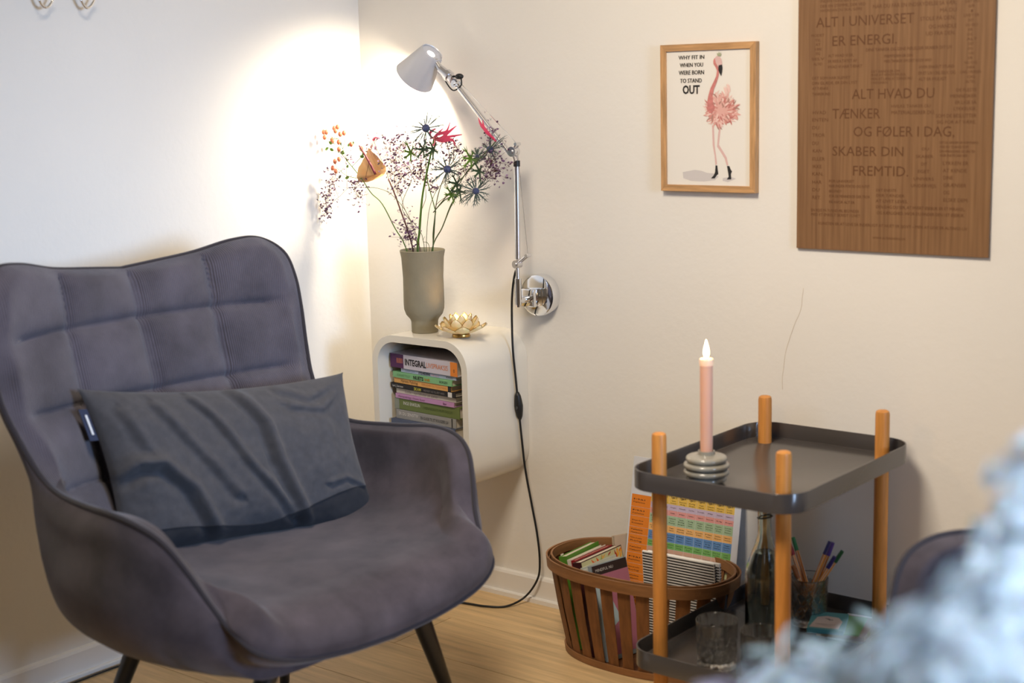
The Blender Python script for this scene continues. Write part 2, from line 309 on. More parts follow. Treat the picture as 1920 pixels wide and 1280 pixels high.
 'hyp_berries': [(0.0654, -0.17, 1.2233), (0.0741, -0.17, 1.2169), (0.0466, -0.17, 1.2137), (0.0251, -0.17, 1.2137), (0.0228, -0.17, 1.1999), (0.0431, -0.17, 1.1928),
                 (0.0336, -0.17, 1.1889), (0.0759, -0.17, 1.2082), (0.1009, -0.17, 1.2114), (0.086, -0.17, 1.1881), (0.0985, -0.17, 1.2089), (0.0894, -0.17, 1.1706),
                 (0.1498, -0.17, 1.1709), (0.1394, -0.17, 1.1835), (0.0606, -0.17, 1.1431), (0.0717, -0.17, 1.139), (0.0584, -0.17, 1.1221), (0.0747, -0.17, 1.1143),
                 (0.0724, -0.17, 1.2264)],
 'hyp_leaves': [(0.0352, -0.168, 1.1734), (0.0472, -0.168, 1.1815), (0.079, -0.168, 1.18), (0.0715, -0.168, 1.1688), (0.0825, -0.168, 1.164), (0.1153, -0.168, 1.1849),
                (0.1267, -0.168, 1.1898), (0.1622, -0.168, 1.1503), (0.1561, -0.168, 1.1598), (0.0984, -0.168, 1.1273), (0.0766, -0.168, 1.1029), (0.1058, -0.168, 1.0986),
                (0.0912, -0.168, 1.1577), (0.0531, -0.168, 1.1654)],
 'hyp_twigs': [[(0.1034, -0.17, 1.1403), (0.0841, -0.17, 1.1577), (0.0552, -0.17, 1.1672), (0.0373, -0.17, 1.1735)],
               [(0.1034, -0.17, 1.1403), (0.0894, -0.17, 1.1706), (0.0751, -0.17, 1.1961), (0.0653, -0.17, 1.2201)],
               [(0.0894, -0.17, 1.1706), (0.0971, -0.17, 1.1866), (0.1007, -0.17, 1.2089)], [(0.0751, -0.17, 1.1961), (0.0478, -0.17, 1.196), (0.0251, -0.17, 1.1992)],
               [(0.0751, -0.17, 1.1961), (0.0459, -0.17, 1.2025), (0.0443, -0.17, 1.2121)],
               [(0.1205, -0.17, 1.1261), (0.1578, -0.17, 1.1551), (0.1456, -0.17, 1.1741), (0.124, -0.17, 1.1867)],
               [(0.1544, -0.17, 1.0947), (0.1056, -0.17, 1.1003), (0.0792, -0.17, 1.1127), (0.0618, -0.17, 1.1254), (0.0627, -0.17, 1.1415)],
               [(0.0792, -0.17, 1.1127), (0.0935, -0.17, 1.1258)], [(0.063, -0.17, 1.1832), (0.0337, -0.17, 1.1896)]],
 'lamp_elbow': (0.5954, -0.1, 1.164),
 'lamp_head_joint': (0.4096, -0.1, 1.3388),
 'lamp_knob': (0.4269, -0.1, 1.3397),
 'lamp_link_low': (0.629, -0.1, 0.9118),
 'lamp_link_top': (0.6073, -0.1, 1.1819),
 'lamp_low_arm_top': (0.6041, -0.1, 1.1284),
 'lamp_low_joint': (0.5988, -0.1, 0.892),
 'lamp_rod_bottom': (0.5994, -0.1, 0.799),
 'lamp_rod_top': (0.5995, -0.1, 0.8567),
 'lamp_swivel_a': (0.403, -0.1, 1.3454),
 'lamp_swivel_b': (0.3706, -0.1, 1.3644),
 'lamp_up_arm_a': (0.5821, -0.1, 1.1601),
 'lamp_up_arm_b': (0.4229, -0.1, 1.3243),
 'lotus': (0.4707, -0.1678, 0.712),
 'nb': [(0.9896, -0.13, 0.2582), (1.1948, -0.13, 0.2495), (0.9877, -0.16, 0.1717)],
 'nerine': [[(0.3968, -0.16, 1.1962), (0.4211, -0.16, 1.1932), (0.4456, -0.16, 1.2008), (0.4856, -0.16, 1.2068)],
            [(0.3968, -0.16, 1.1962), (0.4294, -0.16, 1.1993), (0.4541, -0.16, 1.2144), (0.4686, -0.16, 1.2278)],
            [(0.3927, -0.16, 1.1962), (0.4176, -0.16, 1.2084), (0.4441, -0.16, 1.2144), (0.449, -0.16, 1.2369)],
            [(0.3948, -0.16, 1.1962), (0.4291, -0.16, 1.1917), (0.4613, -0.16, 1.1948), (0.4647, -0.16, 1.1783)],
            [(0.3907, -0.16, 1.1962), (0.3934, -0.16, 1.2114), (0.404, -0.16, 1.222)], [(0.3927, -0.16, 1.1962), (0.4135, -0.16, 1.2053), (0.4263, -0.16, 1.222)],
            [(0.3968, -0.16, 1.1962), (0.4085, -0.16, 1.1841), (0.388, -0.16, 1.181)]],
 'nerine2': [[(0.6022, -0.175, 1.1913), (0.5839, -0.175, 1.2147), (0.5654, -0.175, 1.2324), (0.5505, -0.175, 1.2471)],
             [(0.5986, -0.175, 1.1972), (0.5802, -0.175, 1.2177), (0.5638, -0.175, 1.2412)]],
 'nerine_c': (0.3948, -0.16, 1.1962),
 'penglass': (1.4122, -0.1448, 0.168),
 'pens': [((1.3577, -0.1148, 0.337), (1.4346, -0.1548, 0.2032)), ((1.3581, -0.1348, 0.3326), (1.4234, -0.1448, 0.186)), ((1.4452, -0.1148, 0.3427), (1.3979, -0.1448, 0.1927)),
          ((1.4674, -0.1448, 0.3519), (1.4146, -0.1648, 0.1961)), ((1.4752, -0.1148, 0.3267), (1.3864, -0.1348, 0.1753)), ((1.4777, -0.1548, 0.3236), (1.3983, -0.1648, 0.1808)),
          ((1.3781, -0.1548, 0.2877), (1.4272, -0.1348, 0.1717))],
 'pillow': [(0.407, -1.235, 0.7548), (0.5743, -0.69, 0.7133), (0.6712, -0.69, 0.3918)],
 'redtip': [(0.1706, -0.14, 1.1919), (0.1776, -0.14, 1.1982), (0.1928, -0.14, 1.1967)],
 'shade_top': (0.3461, -0.1, 1.408),
 'shade_wide': (0.294, -0.1, 1.3572),
 'small': [('INDEN I DIG SELV ER', (1.3557, 1.4756), (1.4394, 1.4734), 0.00613), ('DER EN STEMME, DER VED', (1.3558, 1.4652), (1.4577, 1.4626), 0.00613),
           ('HVORDAN DU SKAL GØRE', (1.3559, 1.4562), (1.4506, 1.4537), 0.00566), ('NÅR DU FÅR EN INDSKYDELSE', (1.4745, 1.4578), (1.6139, 1.4555), 0.00801),
           ('SÅ VÆR,', (1.6172, 1.4575), (1.6519, 1.4578), 0.00801), ('MÅ DU', (1.6187, 1.4432), (1.6523, 1.4428), 0.00801),
           ('STOLE PÅ DEN,', (1.577, 1.4282), (1.6506, 1.4261), 0.00801), ('OG HANDLE', (1.5957, 1.412), (1.6532, 1.4108), 0.00801),
           ('UD FRA DEN.', (1.5903, 1.3985), (1.6513, 1.3969), 0.00801), ('ALT HVAD VI ER,', (1.3746, 1.3624), (1.4326, 1.3619), 0.00613),
           ('ER RESULTATET AF', (1.3747, 1.3508), (1.4402, 1.3497), 0.00613), ('HVAD VI HAR TÆNKT', (1.3749, 1.3391), (1.4525, 1.3383), 0.0066),
           ('DET SOM HAR SLØVET', (1.3386, 1.3167), (1.426, 1.3169), 0.00566), ('DIN GLÆDE, ER DIN LYST', (1.3387, 1.306), (1.4421, 1.3052), 0.00613),
           ('AT TÆNKE', (1.3388, 1.2951), (1.3754, 1.2949), 0.00566), ('TANKER IND', (1.3389, 1.2832), (1.3806, 1.283), 0.00613),
           ('DINE TANKER OG DINE FØLELSER SKABER DIT LIV', (1.4604, 1.3714), (1.6453, 1.3715), 0.0066), ('FREMTIDEN ER DIN', (1.5014, 1.358), (1.5625, 1.3572), 0.00566),
           ('MED TANKER OM DET GODE SIND', (1.5016, 1.3475), (1.603, 1.3467), 0.00566), ('DET HANDLER OM', (1.4732, 1.3276), (1.5351, 1.3278), 0.00518),
           ('IKKE AT VENTE PÅ SOL', (1.4734, 1.3205), (1.5493, 1.32), 0.00518), ('MEN AT LÆRE AT DANSE NU', (1.4735, 1.3121), (1.5623, 1.3114), 0.00566),
           ('I REGNEN', (1.4736, 1.3048), (1.5096, 1.3047), 0.00471), ('HVER ENKELT STUND', (1.5769, 1.3336), (1.6508, 1.3331), 0.00613),
           ('ER ET LIV I SIG SELV, OG', (1.576, 1.3211), (1.6534, 1.3209), 0.0066), ('ALT ER MULIGT.', (1.5763, 1.3092), (1.6368, 1.3085), 0.0066),
           ('HVILKE TANKER DU', (1.5188, 1.2555), (1.6029, 1.2561), 0.0066), ('MATERIALISERER DU,', (1.5191, 1.2422), (1.6124, 1.2421), 0.00754),
           ('DE FLESTE', (1.6565, 1.2861), (1.6976, 1.2864), 0.0066), ('MENNESKER', (1.6445, 1.2741), (1.698, 1.2741), 0.0066),
           ('ER LIGE SÅ', (1.655, 1.2615), (1.6983, 1.262), 0.0066), ('LYKKELIGE,', (1.6519, 1.2491), (1.6987, 1.2494), 0.0066),
           ('SOM DE BESLUTTER', (1.6148, 1.2347), (1.6991, 1.2345), 0.00754), ('SIG FOR AT VÆRE.', (1.6174, 1.2225), (1.6984, 1.2222), 0.00707),
           ('HVAD', (1.3406, 1.2437), (1.3711, 1.2435), 0.00754), ('ENTEN', (1.3395, 1.2284), (1.3763, 1.2282), 0.00754), ('DU', (1.3397, 1.2119), (1.3555, 1.2118), 0.00754),
           ('TROR', (1.3399, 1.1959), (1.3691, 1.1959), 0.00754), ('DU', (1.3401, 1.1789), (1.3541, 1.1789), 0.00754), ('KAN', (1.3415, 1.1627), (1.3619, 1.1629), 0.00754),
           ('ELLER', (1.3404, 1.1456), (1.3697, 1.1455), 0.00754), ('IKKE', (1.3419, 1.1295), (1.3623, 1.1295), 0.00754), ('KAN,', (1.3408, 1.1137), (1.3663, 1.1141), 0.00754),
           ('HAR', (1.341, 1.0961), (1.3627, 1.0963), 0.00754), ('DU', (1.3412, 1.0798), (1.3578, 1.0802), 0.00754), ('RET.', (1.3413, 1.0633), (1.3618, 1.0636), 0.00754),
           ('FOR UNIVERSET', (1.3804, 1.1001), (1.438, 1.1012), 0.00566), ('HAR INGEN FORTID OG INTET', (1.3806, 1.0895), (1.4738, 1.0911), 0.00613),
           ('BEGYNDT', (1.3807, 1.0784), (1.4097, 1.0789), 0.00566), ('FOR DE MENNESKER DER TROR', (1.3809, 1.0678), (1.4741, 1.0693), 0.00613),
           ('PÅ HVOR ALT ER', (1.381, 1.0553), (1.4399, 1.0563), 0.00613), ('DET ENESTE', (1.4885, 1.0832), (1.533, 1.0836), 0.00566),
           ('DER TÆNDER', (1.4887, 1.0719), (1.5511, 1.0731), 0.00613), ('AT LIVET LEVES,', (1.4877, 1.0601), (1.5584, 1.0608), 0.0066),
           ('DEN DAG DU SER, AT HVERT ØJEBLIK ER ET MIRAKEL,', (1.4891, 1.0479), (1.6809, 1.0511), 0.0066),
           ('OG KÆRLIGHED, HVOR DU FINDER DEN I ET ØJEBLIK.', (1.4906, 1.0355), (1.6802, 1.0384), 0.0066),
           ('EN REJSE PÅ TUSIND MIL BEGYNDER', (1.339, 1.0368), (1.4501, 1.0385), 0.00613), ('MED ET ENKELT SKRIDT I LIVET', (1.3391, 1.0275), (1.4527, 1.0299), 0.00613),
           ('DU', (1.5869, 1.1689), (1.6015, 1.169), 0.00613), ('SKABER', (1.574, 1.1534), (1.6111, 1.1535), 0.0066), ('DIT', (1.586, 1.1381), (1.5988, 1.1381), 0.0066),
           ('EGET', (1.5794, 1.123), (1.6038, 1.1229), 0.0066), ('UNIVERS', (1.5703, 1.1078), (1.6134, 1.1082), 0.0066), ('UNDERVEJS.', (1.5648, 1.0937), (1.6206, 1.0942), 0.0066),
           ('DET DU SENDER UD SOM ENERGI', (1.6242, 1.1824), (1.704, 1.1825), 0.00518), ('FÅR DU TILBAGE SOM', (1.6255, 1.1737), (1.6842, 1.1738), 0.00518),
           ('DIN VIRKELIGHED OG DIN TID', (1.6246, 1.1648), (1.6978, 1.1649), 0.00518), ('HVER ENESTE DAG HER', (1.6259, 1.1565), (1.6825, 1.1566), 0.00518),
           ('LYKKEN ER', (1.6321, 1.14), (1.6852, 1.1402), 0.00754), ('AT KENDE', (1.6325, 1.1251), (1.6822, 1.1255), 0.00754),
           ('DINE', (1.634, 1.1107), (1.6533, 1.1109), 0.00754), ('GRÆNSER', (1.6344, 1.0954), (1.6819, 1.096), 0.00754), ('OG', (1.6347, 1.0805), (1.6473, 1.0806), 0.00754),
           ('ELSKE DEM.', (1.6351, 1.0656), (1.6872, 1.0663), 0.00754),
           ('KUNSTEN ER AT LEVE SÅ INDERLIGT AT NUET ER SJOVT – MEN AT LEVE ER ALTINGS LIV', (1.3561, 1.0089), (1.6866, 1.0091), 0.00613),
           ('WWW.ALTERENERGI.DK', (1.4818, 0.9834), (1.5554, 0.9834), 0.00471), ('MODET', (1.3351, 1.4056), (1.3653, 1.4049), 0.00566),
           ('TIL', (1.344, 1.3956), (1.3579, 1.3953), 0.00566), ('AT', (1.3454, 1.3866), (1.3567, 1.3864), 0.00566), ('VÆRE', (1.343, 1.377), (1.3594, 1.3766), 0.00566),
           ('SIG', (1.3456, 1.3679), (1.3557, 1.3675), 0.00566), ('SELV', (1.3369, 1.3568), (1.3659, 1.3562), 0.00566), ('ALTID', (1.3408, 1.3461), (1.361, 1.3457), 0.00566),
           ('DET DU', (1.6707, 1.4589), (1.6981, 1.4576), 0.00566), ('GØR', (1.6765, 1.4495), (1.6897, 1.449), 0.00566), ('I', (1.6822, 1.4401), (1.6855, 1.4401), 0.00566),
           ('LIVET ER', (1.6681, 1.4317), (1.6989, 1.4304), 0.00566), ('DET', (1.6772, 1.4221), (1.6882, 1.4218), 0.00566),
           ('DU SELV', (1.6731, 1.4132), (1.6973, 1.4123), 0.00566), ('ER', (1.6778, 1.4039), (1.6866, 1.4037), 0.00566), ('OG', (1.6758, 1.3948), (1.6868, 1.3946), 0.00566),
           ('ALT', (1.675, 1.3857), (1.6959, 1.3851), 0.00566), ('DET', (1.6785, 1.3764), (1.6896, 1.3762), 0.00566), ('DU', (1.6788, 1.3672), (1.6876, 1.3671), 0.00566),
           ('KAN', (1.6802, 1.358), (1.6901, 1.3579), 0.00566), ('ER', (1.6793, 1.3488), (1.6881, 1.3488), 0.00566), ('NU OG', (1.6718, 1.3399), (1.6972, 1.3393), 0.00566),
           ('HER', (1.6776, 1.3305), (1.6931, 1.3303), 0.00566), ('I DAG, I MORGEN', (1.6634, 1.3216), (1.7054, 1.3208), 0.00566),
           ('OG', (1.6781, 1.312), (1.6936, 1.3119), 0.00566), ('ALTID.', (1.675, 1.3029), (1.695, 1.3027), 0.00566)],
 'spadix': [(0.2162, -0.165, 1.1088), (0.2001, -0.165, 1.1332), (0.1838, -0.165, 1.1551), (0.1693, -0.165, 1.1724), (0.1632, -0.165, 1.1802)],
 'spathe': [(0.2257, -0.15, 1.1043), (0.2287, -0.15, 1.1201), (0.2168, -0.15, 1.1421), (0.2006, -0.15, 1.164), (0.1858, -0.15, 1.1734), (0.1723, -0.15, 1.1686),
            (0.1559, -0.15, 1.151), (0.1482, -0.15, 1.1318), (0.1448, -0.15, 1.1094), (0.1403, -0.15, 1.0933), (0.131, -0.15, 1.086), (0.1568, -0.15, 1.0856),
            (0.1879, -0.15, 1.0903), (0.2101, -0.15, 1.0961)],
 'spathe_c': (0.1998, -0.15, 1.1086),
 'stat_cl': [((0.058, -0.18, 1.0872), 0.013600000000000001, 0.0204, 9), ((0.0431, -0.18, 1.0674), 0.0102, 0.0238, 9), ((0.0295, -0.18, 1.0346), 0.0119, 0.0238, 10),
             ((0.0302, -0.18, 1.0085), 0.0102, 0.017, 8), ((0.1412, -0.18, 1.0824), 0.0238, 0.0102, 8), ((0.1483, -0.18, 1.0506), 0.015300000000000001, 0.015300000000000001, 8),
             ((0.2886, -0.19, 1.1448), 0.0238, 0.0204, 14), ((0.3115, -0.19, 1.182), 0.027200000000000002, 0.0204, 14), ((0.2593, -0.16, 1.1148), 0.0204, 0.017, 10),
             ((0.2843, -0.16, 1.1027), 0.0204, 0.017, 10), ((0.2658, -0.16, 1.0742), 0.0204, 0.013600000000000001, 9), ((0.3318, -0.2, 0.9792), 0.0204, 0.030600000000000002, 18),
             ((0.3308, -0.2, 0.9574), 0.017, 0.013600000000000001, 8), ((0.3214, -0.13, 1.1234), 0.027200000000000002, 0.027200000000000002, 18),
             ((0.3232, -0.13, 1.1639), 0.0204, 0.0204, 10), ((0.3327, -0.13, 1.0955), 0.017, 0.017, 8), ((0.2956, -0.13, 1.1137), 0.0204, 0.017, 8),
             ((0.1751, -0.15, 1.1796), 0.0102, 0.013600000000000001, 5), ((0.2543, -0.17, 1.1715), 0.0204, 0.017, 8), ((0.3815, -0.12, 1.1792), 0.027200000000000002, 0.017, 10),
             ((0.4221, -0.12, 1.1733), 0.017, 0.0102, 6), ((0.4092, -0.12, 1.1548), 0.017, 0.027200000000000002, 10), ((0.4778, -0.15, 1.1206), 0.0238, 0.0204, 12),
             ((0.5852, -0.17, 1.1469), 0.0238, 0.0238, 14), ((0.5958, -0.17, 1.1205), 0.0238, 0.017, 14), ((0.5839, -0.17, 1.1085), 0.013600000000000001, 0.013600000000000001, 6),
             ((0.5873, -0.17, 1.2087), 0.0102, 0.0204, 7), ((0.3827, -0.15, 1.073), 0.0102, 0.0068000000000000005, 3),
             ((0.0993, -0.17, 1.1467), 0.013600000000000001, 0.013600000000000001, 5)],
 'statice': [[(0.3444, -0.18, 0.9187), (0.338, -0.18, 0.9622), (0.3151, -0.18, 1.0112), (0.2869, -0.18, 1.0416), (0.2497, -0.18, 1.0657), (0.2068, -0.18, 1.0742),
              (0.1849, -0.18, 1.0737), (0.1183, -0.18, 1.0723), (0.0808, -0.18, 1.0489), (0.0333, -0.18, 1.0216)],
             [(0.3542, -0.2, 0.9211), (0.3434, -0.2, 0.958), (0.3242, -0.2, 0.9945)], [(0.3841, -0.21, 0.9236), (0.3934, -0.21, 0.9487), (0.3981, -0.21, 0.9612)],
             [(0.3308, -0.16, 0.9223), (0.3165, -0.16, 0.9783), (0.2888, -0.16, 1.0214), (0.2776, -0.16, 1.0525), (0.2574, -0.16, 1.0772)],
             [(0.3632, -0.19, 0.9517), (0.308, -0.19, 1.0243), (0.3454, -0.19, 1.1056), (0.3137, -0.19, 1.142), (0.2812, -0.19, 1.1664)],
             [(0.3147, -0.13, 0.9757), (0.335, -0.13, 1.0518), (0.3252, -0.13, 1.1141), (0.3185, -0.13, 1.1514)],
             [(0.3537, -0.15, 0.9789), (0.3822, -0.15, 1.0606), (0.4287, -0.15, 1.0985), (0.4777, -0.15, 1.1176)],
             [(0.4154, -0.17, 1.0444), (0.5174, -0.17, 1.0923), (0.5687, -0.17, 1.1141), (0.596, -0.17, 1.1264)],
             [(0.5773, -0.17, 1.1379), (0.6382, -0.17, 1.1416), (0.6568, -0.17, 1.1389)],
             [(0.3029, -0.12, 1.0061), (0.3156, -0.12, 1.1009), (0.3599, -0.12, 1.1575), (0.4059, -0.12, 1.1732)],
             [(0.1183, -0.18, 1.0723), (0.0778, -0.18, 1.0746), (0.0607, -0.18, 1.0937)], [(0.1841, -0.18, 1.0579), (0.1483, -0.18, 1.0506), (0.1397, -0.18, 1.0568)]],
 'stem_anth': [(0.3043, -0.15, 0.9106), (0.2896, -0.15, 0.9606), (0.2665, -0.15, 1.0136), (0.2471, -0.15, 1.0573), (0.2274, -0.15, 1.0949)],
 'stem_b1': [(0.383, -0.165, 0.9175), (0.3864, -0.165, 0.9659), (0.3954, -0.165, 1.0127), (0.3958, -0.165, 1.022)],
 'stem_green': [(0.3327, -0.165, 0.9128), (0.3405, -0.165, 0.964), (0.348, -0.165, 1.0174), (0.3547, -0.165, 1.0548), (0.366, -0.165, 1.0952)],
 'stem_hyp': [(0.2909, -0.17, 0.9183), (0.2615, -0.17, 0.974), (0.2213, -0.17, 1.0328), (0.1834, -0.17, 1.0603), (0.1501, -0.17, 1.0979), (0.1034, -0.17, 1.1403)],
 'switch': [(0.553, -0.0541, 0.5612), (0.553, -0.0459, 0.4896)],
 'vase': (0.3419, -0.1579, 0.712)}
# ---------------------------------------------------------------- room shell
RX, RY, RZ = 5.0, -4.6, 2.5
def struct(name, bm, m, parent=None, smooth=False):
    o = obj(name, bm, m, parent, smooth); o['kind'] = 'structure'; return o
fl = struct('floor', nb((-.1, RY-.1, -.12), (RX+.1, .1, -.012)), mat('subfloor', (.05,.035,.02), .8))
planks = []
for k in range(5):
    t = (.86,1.0,.95,1.1,.92)[k]
    planks.append(mat('oak_plank', (.66*t,.46*t,.235*t), .42, noise_amt=.22, nscale=3.0, stretch=(1.1,17,17), bump=.06, bscale=8))
pw = .213; row = 0; y = -.012
while y > RY:
    x = 0; st = -random.uniform(.1, 1.1)
    while st < RX:
        a, b = max(st, 0), min(st+1.38, RX)
        if b-a > .02:
            o = obj('plank', nb((a+.0007, max(y-pw, RY)+.0007, -.012), (b-.0007, y-.0007, 0), bev=.0008), planks[random.randrange(5)], fl)
        st += 1.38
    y -= pw; row += 1
struct('wall_left', nb((-.1, RY-.1, 0), (0, .1, RZ)), M['wall'])
struct('wall_back', nb((0, 0, 0), (RX, .1, RZ)), M['wall'])
struct('wall_front', nb((0, RY-.1, 0), (RX, RY, RZ)), M['wall'])
bm = bmesh.new()                                             # the wall the daylight comes through
box(bm, (RX, RY-.1, 0), (RX+.1, -2.3, RZ)); box(bm, (RX, -.8, 0), (RX+.1, .1, RZ)); box(bm, (RX, -2.3, 0), (RX+.1, -.8, .75)); box(bm, (RX, -2.3, 2.15), (RX+.1, -.8, RZ))
struct('wall_right', bm, M['wall'])
bm = bmesh.new()
for a, b in (((RX+.02,-2.3,.75),(RX+.07,-2.24,2.15)), ((RX+.02,-.86,.75),(RX+.07,-.8,2.15)), ((RX+.02,-2.24,.75),(RX+.07,-.86,.81)), ((RX+.02,-2.24,2.09),(RX+.07,-.86,2.15)), ((RX+.02,-1.57,.81),(RX+.07,-1.53,2.09))): box(bm, a, b)
struct('window_1', bm, M['trim'])
struct('ceiling', nb((-.1, RY-.1, RZ), (RX+.1, .1, RZ+.1)), M['ceiling'])
def baseboard(name, a, b, nrm):
    a, b, n = Vector(a), Vector(b), Vector(nrm); bm = bmesh.new()
    prof = [(0,.005),(.022,.005),(.022,.016),(.020,.019),(.013,.019),(.013,.066),(.010,.072),(.004,.074),(0,.074)]
    A = [bm.verts.new(a+n*x+Vector((0,0,z-.005))) for x, z in prof]; B = [bm.verts.new(b+n*x+Vector((0,0,z-.005))) for x, z in prof]
    for i in range(len(prof)-1): bm.faces.new((A[i], A[i+1], B[i+1], B[i]))
    bm.faces.new(A); bm.faces.new(B[::-1]); bmesh.ops.recalc_face_normals(bm, faces=bm.faces[:])
    struct(name, bm, M['trim'])
baseboard('baseboard_back', (0,0,0), (RX,0,0), (0,-1,0)); baseboard('baseboard_left', (0,0,0), (0,RY,0), (1,0,0))
# fine crack in the plaster and small dents
bm = bmesh.new(); cp = catmull(D['crack'], 40)
cp = [p+Vector((.0025*noise.noise(p*40), 0, 0)) for p in cp]
tube(bm, [(p.x, -.0001, p.z) for p in cp], .0006, 4)
o = struct('plaster_crack', bm, mat('crack_line', (.58,.50,.41), .9)); tag(o, 'hairline crack running down the cream plaster above the tray trolley')

# ---------------------------------------------------------------- armchair
RIM = [(-.440,0,.960),(-.431,.080,.968),(-.420,.172,.978),(-.397,.260,.997),(-.379,.325,.997),(-.349,.368,.965),(-.331,.383,.911),(-.317,.385,.844),(-.301,.381,.758),(-.271,.368,.688),(-.223,.360,.627),(-.152,.367,.602),(-.035,.389,.603),(.063,.405,.609),(.131,.402,.600),(.178,.386,.574),(.209,.363,.524),(.234,.340,.467),(.266,.322,.419),(.309,.303,.384),(.329,.240,.356),(.334,.130,.337),(.328,0,.326)]
SP = [(4,-.440,.960),(6,-.418,.905),(7,-.400,.84),(8,-.375,.75),(9,-.352,.675),(10,-.325,.60),(11,-.285,.53),(11.6,-.235,.455),(12.2,-.165,.405),(13,-.05,.392),(14,.03,.392),(15,.10,.396),(16,.155,.396),(17,.21,.392),(18,.268,.380),(19,.328,.326)]
def interp(tab, v):
    for a, b in zip(tab, tab[1:]):
        if v <= b[0]:
            t = (v-a[0])/(b[0]-a[0]); return [a[i]+(b[i]-a[i])*t for i in range(1, len(a))]
    return list(tab[-1][1:])
rimc = catmull(RIM, 220)
def rim_at(v): # v = rim index
    t = max(0, min(220, v/22*220)); i = min(219, int(t)); return rimc[i].lerp(rimc[i+1], t-i)
spc = catmull([(v, f, z) for v, f, z in SP], 300)
def sp_at(v):
    lo, hi = 0, 300
    while hi-lo > 1:
        m = (lo+hi)//2
        if spc[m].x <= v: lo = m
        else: hi = m
    a, b = spc[lo], spc[hi]; t = (v-a.x)/max(1e-6, b.x-a.x); p = a.lerp(b, max(0, min(1, t))); return p.y, p.z
NU, NV = 84, 230
def smooth01(t): t = max(0, min(1, t)); return t*t*(3-2*t)
def base_pt(u, w):
    """u in -1..1 across, w in 0..1 from the top rim to the front rim"""
    v = 4.6+w*(18.6-4.6); a = abs(u); sgn = 1 if u >= 0 else -1
    E = rim_at(v); pf, pz = sp_at(4+w*15)
    n = 2.0+1.6*smooth01((v-9)/3)-.3*smooth01((v-16)/2)
    th = a*math.pi/2; g = math.sin(th)**(2/n) if a > 0 else 0; h = 1-(math.cos(th)**(2/n) if a < 1 else 0)
    p = Vector((pf+(E.x-pf)*h, E.y*g, pz+(E.z-pz)*h))
    if w < .3:                                              # blend towards the top rim
        R0 = rim_at(4.6*a); E0 = rim_at(4.6); g0 = math.sin(th); h0 = 1-math.cos(th)
        b0 = Vector((-.440+(E0.x+.440)*h0, E0.y*g0, .960+(E0.z-.960)*h0)); k = (1-smooth01(w/.3)); p += (R0-b0)*k
    if w > .8:
        R1 = rim_at(22-(22-18.6)*a); E1 = rim_at(18.6); n1 = 3.3; g1 = math.sin(th)**(2/n1) if a > 0 else 0; h1 = 1-(math.cos(th)**(2/n1) if a < 1 else 0)
        b1 = Vector((.328+(E1.x-.328)*h1, E1.y*g1, .326+(E1.z-.326)*h1)); k = smooth01((w-.8)/.2); p += (R1-b1)*k
    return Vector((p.x, p.y*sgn, p.z))
Ws = [i/NV for i in range(NV+1)]; Us = [math.copysign(abs(j/NU)**.85, j) if j else 0 for j in range(-NU, NU+1)]
G = [[base_pt(u, w) for u in Us] for w in Ws]
def gnorm(G, i, j):
    a = G[min(i+1, NV)][j]-G[max(i-1, 0)][j]; b = G[i][min(j+1, 2*NU)]-G[i][max(j-1, 0)]; n = b.cross(a)
    return n.normalized() if n.length > 1e-9 else Vector((1,0,0))
Nn = [[gnorm(G, i, j) for j in range(2*NU+1)] for i in range(NV+1)]
for it in range(3):
    Nn = [[(Nn[i][j]*2+Nn[max(i-1,0)][j]+Nn[min(i+1,NV)][j]+Nn[i][max(j-1,0)]+Nn[i][min(j+1,2*NU)]).normalized() for j in range(2*NU+1)] for i in range(NV+1)]
if Nn[NV//2][NU].z < 0: Nn = [[-n for n in r] for r in Nn]
# distance to the rim
import numpy as np
rl = [rim_at(k/40) for k in range(0, 881)]; rl = np.array([tuple(p) for p in rl]+[(p.x,-p.y,p.z) for p in rl])
DR = [[0]*(2*NU+1) for r in G]
for i, r in enumerate(G):
    P_ = np.array([tuple(p) for p in r]); dd = np.sqrt(((P_[:, None, :]-rl[None])**2).sum(2).min(1)); DR[i] = [max(0, float(x)-.0003) for x in dd]
for i in range(NV+1): DR[i][0] = DR[i][-1] = 0
DR[0] = [0]*(2*NU+1); DR[NV] = [0]*(2*NU+1)
def rise(d, w): t = min(1, d/w); return math.sqrt(max(0, 1-(1-t)**2))
SEAMS = [-.185, 0, .185]; HS = [.857, .708, .56]
IN, OUT = [], []
for i in range(NV+1):
    ri, ro = [], []
    for j in range(2*NU+1):
        p, n, d = G[i][j], Nn[i][j], DR[i][j]
        pad = .036*rise(d, .045)
        back = smooth01((p.z-.50)/.08)*smooth01((.02-p.x)/.25) * smooth01((d-.006)/.02)
        arm = smooth01((p.x+.25)/.1)
        if back > 0 and arm < 1:
            s = p.y; ds = min(abs(s-c) for c in SEAMS); hz = min(abs(p.z+.06*abs(s)*0-c) for c in HS)
            pad += back*(1-arm)*(-.017*math.exp(-abs(ds)/.0085)-.015*math.exp(-abs(hz)/.008)*(1-smooth01((abs(s)-.30)/.06)) + .009*(1-math.exp(-(ds/.04)**2))*(1-math.exp(-(hz/.035)**2)))
        pad += .004*noise.noise(p*7)
        up_ = .021*math.sin(math.pi*min(1, d/.075))*smooth01((p.x+.30)/.12)*smooth01((.70-p.z)/.05)*smooth01((abs(p.y)-.24)/.06)
        ri.append(p+n*pad+Vector((0, 0, up_)))
        bot = max(0, n.z)**1.5*smooth01((.62-p.z)/.1)
        ro.append(p-n*(.014+.100*bot)*rise(d, .05+.10*bot))
    IN.append(ri); OUT.append(ro)
